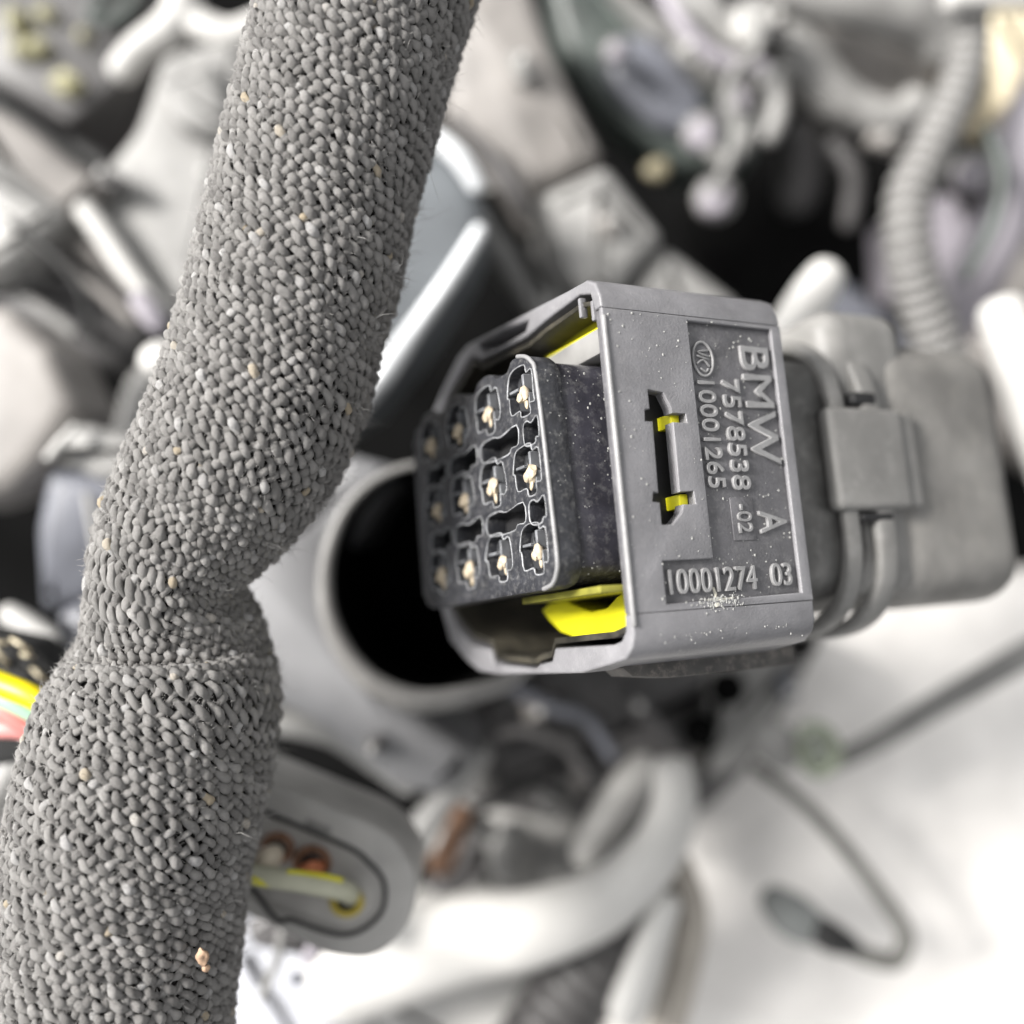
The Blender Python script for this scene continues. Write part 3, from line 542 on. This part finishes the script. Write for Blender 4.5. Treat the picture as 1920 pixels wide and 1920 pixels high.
# braided yarn: two families of strands that really pass over and under each other
EA = np.array([.070, -.088]); EB = np.array([.062, .052])          # lattice steps (along the sleeve, around it)
INV = np.linalg.inv(np.stack([EA, EB], 1))
NSI = 8; STEP = .2
def strand_family(first):
    crn = np.array([[x, w] for x in (0, LEN) for w in (-2.35, 2.35)]); lat = (INV @ crn.T).T; lo = np.floor(lat.min(0)) - 1; hi = np.ceil(lat.max(0)) + 1
    run, fix = (0, 1) if first else (1, 0)
    cent, wid, nor, tang, tone, seglist = [], [], [], [], [], []
    PTS = []; IDS = []; seed = 11 if first else 23
    for i in range(int(lo[fix]), int(hi[fix]) + 1):
        t = np.arange(lo[run], hi[run], STEP); ab = np.zeros((len(t), 2)); ab[:, run] = t; ab[:, fix] = i
        p = ab[:, :1] * EA + ab[:, 1:] * EB
        ok = (p[:, 0] > .06) & (p[:, 0] < LEN - .06) & (abs(p[:, 1]) < 2.3)
        if ok.sum() < 4: continue
        PTS.append(np.concatenate([p[ok], ab[ok], np.full((ok.sum(), 1), i)], 1)); IDS.append(ok.sum())
    Q = np.concatenate(PTS); n = len(Q)
    wob = lambda sd, f, am: am * (vnoise(Q[:, 0] * f + 50, Q[:, 1] * f + 500, sd, 890) - .5)
    Q[:, 0] += wob(seed + 1, 3, .06) + wob(seed + 2, 11, .03); Q[:, 1] += wob(seed + 3, 3, .06) + wob(seed + 4, 11, .03)
    ph = np.cos(math.pi * (Q[:, 2] + Q[:, 3])) * (1 if first else -1)
    c = sleeve(Q[:, 0]); t_, a_, b_ = frame(Q[:, 0]); th_ = math.pi / 2 - Q[:, 1]
    nrm = a_ * np.cos(th_)[:, None] + b_ * np.sin(th_)[:, None]
    lump = vnoise(Q[:, 0] * 19 + 9, Q[:, 1] * 19 + 300, seed + 5, 890)
    cen = c[:, :3] + nrm * (c[:, 3] + (.008 if first else -.004) + (.030 if first else .016) * ph + .026 * (lump - .5))[:, None]
    d = np.gradient(cen, axis=0); d /= np.linalg.norm(d, axis=1, keepdims=True) + 1e-9
    sd_ = np.cross(nrm, d); sd_ /= np.linalg.norm(sd_, axis=1, keepdims=True) + 1e-9; up = np.cross(d, sd_)
    fat = (.82 + .22 * ph) * (.82 + .4 * vnoise(Q[:, 0] * 13 + 70, Q[:, 1] * 13 + 200, seed + 6, 890))
    W_ = (.043 if first else .041) * fat; H_ = .029 * fat * (.9 + .3 * lump)
    an = np.linspace(0, 2 * math.pi, NSI, endpoint=False)
    V = cen[:, None] + sd_[:, None] * (np.cos(an)[None, :, None] * W_[:, None, None]) + up[:, None] * (np.sin(an)[None, :, None] * H_[:, None, None])
    V += RNG.normal(0, .0024, V.shape)
    cell = np.floor(Q[:, 2 if first else 3] + .5); key = (cell * 131 + Q[:, 4] * 977 + seed).astype(np.int64)
    tone = ((key * 2654435761) % 4294967296) / 4294967296.0
    F = []; o = 0
    for m in IDS:
        ii = (np.arange(m - 1)[:, None] + o) * NSI; kk = np.arange(NSI)[None]; k2 = (kk + 1) % NSI
        F.append(np.stack([ii + kk, ii + k2, ii + NSI + k2, ii + NSI + kk], -1).reshape(-1, 4)); o += m
    F = np.concatenate(F); V = V.reshape(-1, 3).astype(np.float32)
    me = bpy.data.meshes.new('strands'); me.vertices.add(len(V)); me.vertices.foreach_set('co', V.ravel()); me.loops.add(F.size); me.loops.foreach_set('vertex_index', F.ravel().astype(np.int32))
    me.polygons.add(len(F)); me.polygons.foreach_set('loop_start', np.arange(0, F.size, 4, dtype=np.int32)); me.polygons.foreach_set('loop_total', np.full(len(F), 4, dtype=np.int32)); me.update(calc_edges=True)
    at = me.attributes.new('tone', 'FLOAT', 'POINT'); at.data.foreach_set('value', np.repeat(tone, NSI).astype(np.float32)); return me
me_a, me_b = strand_family(True), strand_family(False)
def knit_mat():
    m = bpy.data.materials.new('boucle_yarn'); m.use_nodes = True; nn = m.node_tree.nodes; l = m.node_tree.links; b = nn['Principled BSDF']
    b.inputs['Roughness'].default_value = .7; b.inputs['Specular IOR Level'].default_value = .3; b.inputs['Sheen Weight'].default_value = .25; b.inputs['Sheen Roughness'].default_value = .5
    g = nn.new('ShaderNodeAttribute'); g.attribute_name = 'tone'; r = nn.new('ShaderNodeValToRGB'); l.new(g.outputs['Fac'], r.inputs[0])
    e = r.color_ramp.elements; e[0].position = 0; e[0].color = (.19, .181, .172, 1); e[1].position = .93; e[1].color = (.42, .405, .388, 1)
    x = e.new(.985); x.color = (.62, .61, .60, 1); x = e.new(.996); x.color = (.58, .48, .33, 1)  # rare pale stop paints glints on the yarn; the last is tan flecks
    tc = nn.new('ShaderNodeTexCoord'); nz = nn.new('ShaderNodeTexNoise'); nz.inputs['Scale'].default_value = 70; nz.inputs['Detail'].default_value = 6; nz.inputs['Distortion'].default_value = 4; l.new(tc.outputs['Object'], nz.inputs[0])
    bp = nn.new('ShaderNodeBump'); bp.inputs['Strength'].default_value = 1; bp.inputs['Distance'].default_value = .03; l.new(nz.outputs['Fac'], bp.inputs['Height']); l.new(bp.outputs[0], b.inputs['Normal'])
    l.new(r.outputs[0], b.inputs['Base Color']); return m
M_knit = knit_mat()
link('braid_strand', me_a, M_knit, root, 'all', kind='stuff'); link('braid_strand', me_b, M_knit, root, 'all', kind='stuff')
# fuzz fibres
n = 60000; ss = RNG.uniform(.1, LEN - .1, n); aa = math.pi / 2 + RNG.uniform(-1.9, 1.9, n); c = sleeve(ss); t_, a_, b_ = frame(ss)
nrm = a_ * np.cos(aa)[:, None] + b_ * np.sin(aa)[:, None]; tan = -a_ * np.sin(aa)[:, None] + b_ * np.cos(aa)[:, None]
base = c[:, :3] + nrm * (c[:, 3][:, None] + .02); d = nrm * (RNG.random(n) ** 2)[:, None] + tan * RNG.normal(0, .6, n)[:, None] + t_ * RNG.normal(-.3, .6, n)[:, None]
d /= np.linalg.norm(d, axis=1, keepdims=True); L = RNG.gamma(3, .016, n)[:, None]; tuft = (aa > 2.6) & (np.sin(ss * 9) + np.sin(ss * 23.7) > .9); L = np.where(tuft[:, None], L * 2.6, L); side = np.cross(d, nrm + .01); side /= np.linalg.norm(side, axis=1, keepdims=True) + 1e-9
w = .0024; curl = RNG.normal(0, .35, (n, 3)) * L; mid = base + d * L * .55; tip = base + d * L + curl * .6; s2 = np.cross(side, d)
VV = np.stack([base + side * w, base - side * w * .5 + s2 * w, base - side * w * .5 - s2 * w, mid + side * w, mid - side * w * .5 + s2 * w, mid - side * w * .5 - s2 * w, tip], 1).reshape(-1, 3)
fl = np.array([[0, 1, 4], [0, 4, 3], [1, 2, 5], [1, 5, 4], [2, 0, 3], [2, 3, 5], [3, 4, 6], [4, 5, 6], [5, 3, 6]]); FF = (fl[None] + (np.arange(n) * 7)[:, None, None]).reshape(-1, 3)
me = bpy.data.meshes.new('fuzz'); me.from_pydata(VV.tolist(), [], FF.tolist())
link('fuzz_fibre', me, mat('pale_fibre', (.36, .35, .34), .8, var=.2), root, 'all', kind='stuff')
# tan crumb on the sleeve
t = thing('tan_crumb', 'small tan crumb stuck to the knit sleeve near its lower right edge', 'crumb', P(382, 1800, .05))
parts(t, [('lump', ball_me(P(380, 1795, -.22), .06, .08, .04, .2, lump=.25), mat('tan_grit', (.36, .24, .16), .7, var=.4, vscale=12)), ('lump', ball_me(P(386, 1815, -.25), .04, .04, .03, .5, lump=.2), mat('tan_grit', (1, 1, 1)))])

# ================================================================== BLACK CONNECTOR (local frame: x = along the plug, y = up its face, z = towards the viewer)
R3 = ((0.8801841919, -0.0829889302, 0.4673206883), (0.0119175281, 0.9881491066, 0.1530337074), (-0.4744826243, -0.1291285426, 0.8707422458))
ORG = (0.0973523943, 1.1293516071, -0.3499998920)
MW = Matrix([[*R3[0], ORG[0]], [*R3[1], ORG[1]], [*R3[2], ORG[2]], [0, 0, 0, 1]])
con = bpy.data.objects.new('multi_pin_connector', None); COL.objects.link(con); con.matrix_world = MW
tag(con, 'black multi pin plug with raised lettering, yellow lock slide and tan terminals, at the centre', 'connector')
def part(name, me, m, parent=None, **k): return link(name, me, m, parent or con, **k)
PU, PV = .75, .769
# contact block: front grid
top = []
for kcol in range(3, -1, -1):
    z0 = -PU * kcol
    if kcol == 3: top += [(.12, -2.78), (.28, -2.66)]
    top += [(.30, z0 - .26), (.385, z0 - .17), (.41, z0), (.385, z0 + .15), (.31, z0 + .24)] if kcol else [(.31, z0 - .26), (.40, z0 - .17), (.40, z0 + .02), (.36, z0 + .14), (.28, z0 + .25), (.16, z0 + .32)]
prof = top + [(-1.65, .40), (-1.78, .36), (-1.87, .26), (-1.9, .1), (-1.9, -2.5), (-1.86, -2.68), (-1.72, -2.8), (-.5, -2.8)]
holes = []
for j in range(3):
    for i_ in range(4):
        y, z = -j * PV, -i_ * PU + .03
        big = 1.06
        jit = lambda: random.uniform(-.008, .008)
        h = [(-.13, -.25), (.02, -.27), (.05, -.3), (.22, -.24), (.27, -.12), (.27, .06), (.2, .09), (.2, .2), (-.02, .24), (-.1, .2), (-.1, .12), (-.19, .1), (-.2, -.05), (-.13, -.08)]
        if i_ == 0: h = [(a, min(b, .2)) for a, b in h]
        holes.append([(y + a * big + jit(), z + b * (1.0 if i_ == 0 and b > 0 else 1.08) + jit()) for a, b in h])
for j in range(2):
    ym = -PV * (j + .5)
    for z0, z1 in ((.28, -.06), (-.13, -.98), (-1.06, -1.78), (-1.86, -2.45)):
        w = z0 - z1
        h = [(ym + .09, z1 + .03), (ym + .12, z1 + w * .35), (ym + .09, z1 + w * .55), (ym + .13, z0 - .02), (ym - .06, z0 - .01), (ym - .07, z0 - w * .2), (ym - .12, z0 - w * .3), (ym - .12, z0 - w * .75), (ym - .07, z1 + .02)]
        holes.append(h)
part('contact_face', plate(rounded(prof, .03, 2), 0, .26, holes, 'x', .006), M_face)
M_lip = mat('lip_highlight_plastic', (.26, .265, .275), .35, var=.5, vscale=9, bump=.5, bscale=40)  # lighter tone paints the light that cavity edges catch
for h in holes:
    hp = [Vector((-.002 + random.uniform(-.004, .006), a, b)) for a, b in h]
    part('lip_highlight', tube_me(hp, [random.uniform(.005, .010) for _ in hp], n=3, sides=6, closed=True), M_lip)
ne = [(a, b) for a, b in prof if b > -.3 and b < .45]; ne = [(.16, .30), (-.4, .345), (-1.1, .375), (-1.62, .395), (-1.77, .355), (-1.86, .26), (-1.89, .1)]
part('edge_highlight', tube_me([Vector((.004, .405, -.03)), Vector((.004, .36, .12)), Vector((.004, .28, .23))] + [Vector((.004, a, b - .012)) for a, b in ne], [.022] * (len(ne) + 3), n=5, sides=10), M_text)  # pale bead painting the highlight along the near edge of the face
# second layer inside the cavities
holes2 = []
for j in range(3):
    for i_ in range(4):
        y, z = -j * PV, -i_ * PU + .03
        holes2.append([(y + .13 + .1 * math.cos(a), z - .12 + .12 * math.sin(a)) for a in [k * math.pi / 5 for k in range(10)]])
        holes2.append([(y - .12, z - .1), (y + .0, z - .14), (y + .0, z + .12), (y - .05, z + .15), (y - .15, z + .08)])
for j in range(2):
    ym = -PV * (j + .5); holes2.append([(ym + .15, .2), (ym - .14, .2), (ym - .14, -2.4), (ym + .15, -2.4)])
sm = [(a * .97 - .02, b * .97 - .03) for a, b in prof]
part('inner_grid', plate(sm, .11, .17, holes2, 'x', .01), mat('inner_grid_plastic', (.03, .031, .034), .4, var=.3, vscale=5))
# locking fins between the cells
fins = []
for j in range(3):
    for i_ in range(4):
        y, z = -j * PV, -i_ * PU
        fins.append(box_me(.02, .2, y - .02, y + .2, z - .33, z - .30, .006, 1))
        fins.append(box_me(.03, .2, y - .13, y + .02, z + .06, z + .085, .005, 1)); fins.append(box_me(.02, .2, y + .08, y + .11, z - .3, z - .12, .006, 1)); fins.append(box_me(.03, .2, y - .25, y - .2, z - .28, z - .1, .008, 1))
        fins.append(box_me(.02, .2, y + .03, y + .22, z - .02, z + .02, .006, 1))
        fins.append(box_me(.05, .2, y - .2, y - .06, z + .16, z + .2, .006, 1))
part('locking_fin', join(fins), mat('fin_plastic', (.16, .165, .175), .4, var=.3, vscale=5), kind='stuff')
core = [(.14, .30), (.28, .2), (.36, .0), (.36, -2.4), (.1, -2.72), (-1.7, -2.74), (-1.85, -2.5), (-1.87, .1), (-1.78, .33), (-1.65, .38)]
part('contact_block', plate(rounded(core, .06, 3), .262, 2.68, (), 'x', .012), M_body)
part('cavity_back', plate([(a * .9, b * .96 - .06) for a, b in core], .22, .258, (), 'x', .005), M_dark)
# terminals
pin_me = None
for j in range(3):
    for i_ in range(4):
        pm = join([ball_me((.0, .0, .0), .062, .085, .075, sub=2, lump=.25), ball_me((-.045, -.03, -.02), .035, .05, .05, sub=2, lump=.2), ball_me((.005, -.1, .01), .02, .055, .03, sub=2),
                   box_me(0, .2, -.02, .02, -.03, .03, .005, 1)])
        o = part('terminal', pm, M_pin); o.location = (.02 + random.uniform(-.015, .015), -j * PV + random.uniform(-.02, .01), -i_ * PU + random.uniform(-.01, .02))
        f = random.uniform(.88, 1.08); o.scale = (f * .85, f * random.uniform(.95, 1.2), f); o.rotation_euler = (random.uniform(-.25, .25), 0, random.uniform(-.1, .1))
# cover shell
outer = [(.69, .752), (.80, .745), (.95, .68), (1.03, .55), (1.05, .2), (1.1, -.4), (1.22, -2.1), (1.16, -2.4), (.95, -2.8), (.62, -3.35), (.2, -3.6), (-1.5, -3.6), (-1.87, -3.45), (-2.3, -3.25), (-2.56, -2.8), (-2.68, -2.5), (-2.72, -2.05), (-2.72, -.2), (-2.64, .35), (-2.6, .58), (-2.5, .70), (-2.38, .75), (-2.2, .752)]
innr = [(-2.2, .63), (-2.34, .62), (-2.43, .54), (-2.46, .4), (-2.46, -.67), (-2.59, -.75), (-2.62, -1.03), (-2.66, -1.1), (-2.60, -2.09), (-2.44, -2.13), (-2.36, -2.65), (-2.08, -3.08), (-1.75, -3.38), (.1, -3.44), (.5, -3.2), (.82, -2.7), (1.06, -2.05), (.93, -1.8), (.86, -.7), (.9, -.3), (.93, .4), (.87, .58), (.69, .63)]
slot_top = [(1.14, -1.85), (1.10, -1.2), (1.02, -.62), (.93, -.70), (.94, -1.2), (1.0, -1.75)]
part('cover_shell', plate(outer + innr, .51, 2.75, [slot_top], 'x', .028, bres=3), M_cover)
part('cavity_wall', plate([(.8, .5), (.8, -2.3), (-2.3, -2.6), (-2.4, .5)], 2.0, 2.1, [], 'x', .01), M_dark)
M_liner = mat('liner_shade_plastic', (.03, .027, .02), .5, var=.6, vscale=3, dust=.2, dscale=3, dcol=(.2, .17, .11))  # dark brown that puts the shade inside the cover into colour
ins = [(a * .985 - .012 + (-.6 * .015 if a < 0 else 0), b) for a, b in innr]
lin = [(.80, .60), (.86, .4), (.84, -.3), (.80, -.7), (.88, -1.8), (1.0, -2.05), (.77, -2.66), (.46, -3.1), (.08, -3.35), (-1.7, -3.3), (-2.02, -3.03), (-2.28, -2.62), (-2.38, -2.15), (-2.56, -2.06), (-2.62, -1.12), (-2.58, -1.0), (-2.55, -.78), (-2.42, -.69), (-2.40, .4), (-2.36, .58)]
lin_in = [(a * .965 - .02 if a > 0 else a * .975, b + .04 if b < -2 else b) for a, b in lin][::-1]
part('shade_liner', plate(lin + lin_in, .535, 2.6, (), 'x', .006), M_liner)  # thin lining added to darken the inner walls like shade
# label panel
slot = [(-.09, .95), (-.11, 1.13), (-.25, 1.2), (-.31, 1.21), (-.31, 1.375), (-.40, 1.38), (-.40, 1.21), (-1.08, 1.2), (-1.07, 1.37), (-1.2, 1.38), (-1.2, 1.23), (-1.28, 1.2), (-1.39, 1.08), (-1.39, .95), (-1.18, .955), (-1.17, .87), (-1.08, .89), (-1.09, .95), (-.40, .97), (-.40, .88), (-.29, .89), (-.28, .95)]
slot = [(b, a) for a, b in slot]
recess = [(1.52, .64), (2.62, .64), (2.61, -2.11), (.91, -2.13), (.91, -1.73), (1.52, -1.73)]
pout = [(.512, .685), (2.75, .685), (2.75, -2.195), (.512, -2.195)]
panel = part('label_panel', plate(pout, .70, .755, [slot, recess], 'z', .012), M_cover)
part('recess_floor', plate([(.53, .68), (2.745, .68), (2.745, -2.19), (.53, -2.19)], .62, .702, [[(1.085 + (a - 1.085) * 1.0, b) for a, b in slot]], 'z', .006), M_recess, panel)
part('rim_bead', join([tube_me([Vector((.53, .60, .745)), Vector((.528, -.8, .75)), Vector((.53, -2.3, .745))], [.028] * 3, n=8, sides=12)]), M_text, panel)
part('hinge_rib', box_me(.50, .58, .70, .90, .37, .42, .015), M_cover); part('hinge_rib', box_me(.50, .58, .60, .80, .58, .63, .015), M_cover)
part('seam_backing', box_me(.57, 2.7, -2.3, -2.1, .58, .64, .01), M_cover, panel); part('seam_backing', box_me(.57, 2.7, .6, .8, .58, .64, .01), M_cover, panel)
# lettering
def text_me(s, x0, x1, y0, y1, z0, z1, rot=0, wt=0.0):
    """text scaled into the box; rot = -90 makes it read downwards"""
    cu = bpy.data.curves.new('txt', 'FONT'); cu.body = s; cu.size = 1; cu.extrude = .03; cu.offset = wt
    cu.bevel_depth = .012; cu.bevel_resolution = 1
    ob = bpy.data.objects.new('txt', cu); COL.objects.link(ob); bpy.context.view_layer.update()
    me = bpy.data.meshes.new_from_object(ob.evaluated_get(bpy.context.evaluated_depsgraph_get())); bpy.data.objects.remove(ob)
    me.materials.clear(); me.transform(Matrix.Rotation(math.radians(rot), 4, 'Z'))
    a = np.empty(len(me.vertices) * 3); me.vertices.foreach_get('co', a); a = a.reshape(-1, 3); mn, mx = a.min(0), a.max(0)
    a = (a - mn) / (mx - mn) * np.array([x1 - x0, y1 - y0, z1 - z0]) + np.array([x0, y0, z0]); me.vertices.foreach_set('co', a.ravel()); me.update(); return me
Zt = (.695, .738)
part('raised_lettering', text_me('BMW', 2.18, 2.56, -.80, .44, *Zt, rot=-90), M_text, panel, smooth=False)
part('raised_lettering', text_me('A', 2.18, 2.54, -1.50, -1.27, *Zt, rot=-90), M_text, panel, smooth=False)
part('raised_lettering', text_me('7578538', 1.89, 2.12, -1.06, .08, *Zt, rot=-90), M_text, panel, smooth=False)
part('raised_lettering', text_me('-02', 1.90, 2.08, -1.49, -1.2, *Zt, rot=-90), M_text, panel, smooth=False)
part('raised_lettering', text_me('10001265', 1.58, 1.80, -1.04, .04, *Zt, rot=-90), M_text, panel, smooth=False)
part('raised_lettering', text_me('10001274', .98, 2.06, -2.05, -1.81, *Zt), M_text, panel, smooth=False)
part('raised_lettering', text_me('03', 2.25, 2.52, -2.03, -1.80, *Zt), M_text, panel, smooth=False)
lg = [tube_me([Vector((1.70 + .125 * math.cos(a), .27 + .175 * math.sin(a), .712)) for a in [k * math.pi / 6 for k in range(12)]], [.014] * 12, closed=True, sides=8, n=4)]
for pl in ([(1.77, .36), (1.64, .34), (1.77, .30)], [(1.76, .27), (1.63, .30)], [(1.77, .2), (1.70, .26), (1.62, .22)], [(1.66, .17), (1.72, .14), (1.75, .17)]):
    lg.append(tube_me([Vector((a, b, .712)) for a, b in pl], [.012] * len(pl), n=3, sides=8))
part('round_logo', join(lg), M_text, panel)
part('raised_block', box_me(1.84, 2.13, -1.56, -1.13, .69, .715, .006), M_recess, panel)
# slot shade and yellow slide
part('lever', box_me(.9, 1.6, -1.5, .04, .39, .44, .015), M_dark)  # dark box added over the contact block as painted shade inside the slot
sl = part('lock_slide', plate([(-1.97, .56), (-2.38, .50), (-2.40, -.75), (-2.30, -1.15), (-2.16, -1.38), (-2.04, -1.52), (-1.98, -1.35), (-1.97, -1.0), (-2.05, -.75), (-2.12, -.5), (-2.10, -.2), (-2.0, .0), (-1.95, .2)], .88, 1.5, (), 'x', .02), M_yel)
part('upper_slide', box_me(.9, 1.5, .70, .82, -1.0, .55, .02), mat('shaded_olive_slide', (.34, .32, .015), .4, var=.1)); part('slide_lip', box_me(.78, 1.5, .63, .675, -.75, .58, .012), M_yel)  # upper slide in olive: yellow with its shade mixed into the colour
part('slide_tab', box_me(1.265, 1.365, -.42, -.285, .4, .66, .012), M_yel, sl); part('slide_tab', box_me(1.265, 1.365, -1.22, -1.085, .4, .66, .012), M_yel, sl)
part('slide_rail', box_me(.3, 1.2, -1.985, -1.915, -.9, .6, .015), mat('olive_plastic', (.2, .19, .03), .4, var=.4, vscale=3)); part('grey_seal', box_me(.72, 1.3, .37, .64, -1.0, .60, .04), M_lgrey)
part('guide_rail', plate([(.85, -2.70), (.95, -2.79), (1.4, -2.845), (2.6, -2.86), (3.1, -2.84), (3.1, -2.66), (.85, -2.6)], -.35, .05, (), 'z', .02), mat('rail_plastic', (.05, .046, .042), .4, var=.5, vscale=5, dust=.5, dscale=10, dcol=(.4, .34, .3)))
# rear: neck, hoops, latch, boot
part('neck', plate(rounded([(.62, .28), (.62, -2.6), (-2.2, -2.6), (-2.2, .28)], .55, 8), 2.70, 4.5, (), 'x', .05), mat('neck_plastic', (.09, .088, .084), .45, var=.4, vscale=2, dust=.3, dscale=3))
def hoop(x0, x1, zt, grow):
    a = rounded([(.98 + grow, zt), (.98 + grow, -2.9), (-2.62 - grow, -2.9), (-2.62 - grow, zt)], 1.15, 12); b = rounded([(.84 + grow, zt - .14), (.84 + grow, -2.7), (-2.48 - grow, -2.7), (-2.48 - grow, zt - .14)], 1.08, 12)
    return plate(a, x0, x1, [b], 'x', .05)
part('flange_hoop', hoop(3.72, 3.94, .44, 0), M_rear); part('flange_hoop', hoop(4.2, 4.5, .45, .03), M_rear)
part('latch', box_me(3.58, 4.75, -1.24, -.07, .30, .52, .08, 5), M_rear)
part('latch_arm', box_me(4.6, 5.0, -1.22, -.09, .2, .47, .06, 3), M_rear)
part('pocket_shade', box_me(4.05, 4.42, -.02, .13, .3, .46, .04, 3), M_dark); part('pocket_shade', box_me(3.95, 4.45, -1.36, -1.27, .3, .46, .03, 3), M_dark)  # dark boxes beside the latch stand in for shaded recesses
boot = box_me(4.5, 7.05, -2.36, .92, -3.2, .36, .55, 8)
part('boot_shoulder', box_me(3.95, 5.3, -2.2, 1.22, -3.0, .30, .3, 6), M_rear)
part('rear_boot', boot, mat('dark_rubber_boot', (.19, .184, .174), .5, var=.3, vscale=1.1, bump=.3, bscale=9, dust=.3, dscale=4, dcol=(.4, .38, .34)))
# loose grains of dust on the faces
gr = []; bm0 = bmesh.new(); bmesh.ops.create_icosphere(bm0, subdivisions=1, radius=1); gv = np.array([v.co[:] for v in bm0.verts]); gf = np.array([[v.index for v in f.verts] for f in bm0.faces]); bm0.free()
pos = []
for _ in range(300):
    x, y = random.uniform(.55, 2.7), random.uniform(.66, -2.15)
    if .85 < x < 1.4 and -1.42 < y < -.06: continue
    pos.append((x, y, .757 if not (x > 1.52 and y < .64 or y < -1.73 and x > .91) else .704, random.choice((.004, .005, .006, .008, .011))))
for _ in range(170): pos.append((random.uniform(.47, 1.3), random.uniform(.2, -1.8), .345, random.choice((.004, .005, .006, .008, .011))))
for _ in range(60): pos.append((random.uniform(.02, .45), random.uniform(.2, -1.8), .385 if random.random() < .0 else .37, random.choice((.004, .006))))
for _ in range(130):
    pos.append((1.55 + random.gauss(0, .18), -2.14 + random.gauss(0, .04), .757, random.choice((.004, .006, .008, .011))))
for _ in range(120): pos.append((random.uniform(.8, 2.6), -2.27 - abs(random.gauss(0, .1)), .74, random.choice((.005, .008))))
V2 = []; F2 = []
for kx, (x, y, z, r) in enumerate(pos):
    e = np.array([random.uniform(.8, 1.2), random.uniform(.8, 1.6), .7]) * r; V2.append(gv * e + np.array([x, y, z])); F2.append(gf + kx * len(gv))
me = bpy.data.meshes.new('grains'); me.from_pydata(np.concatenate(V2).tolist(), [], np.concatenate(F2).tolist())
part('dust_grain', me, M_grain, kind='stuff')
part('crust', join([ball_me((1.55, -2.125, .738), .16, .016, .02, .03, sub=3, lump=.6), ball_me((1.53, -2.04, .70), .02, .06, .012, .3, sub=2, lump=.6), ball_me((1.5, -2.17, .752), .04, .022, .008, .3, sub=2, lump=.7)]), M_crust)
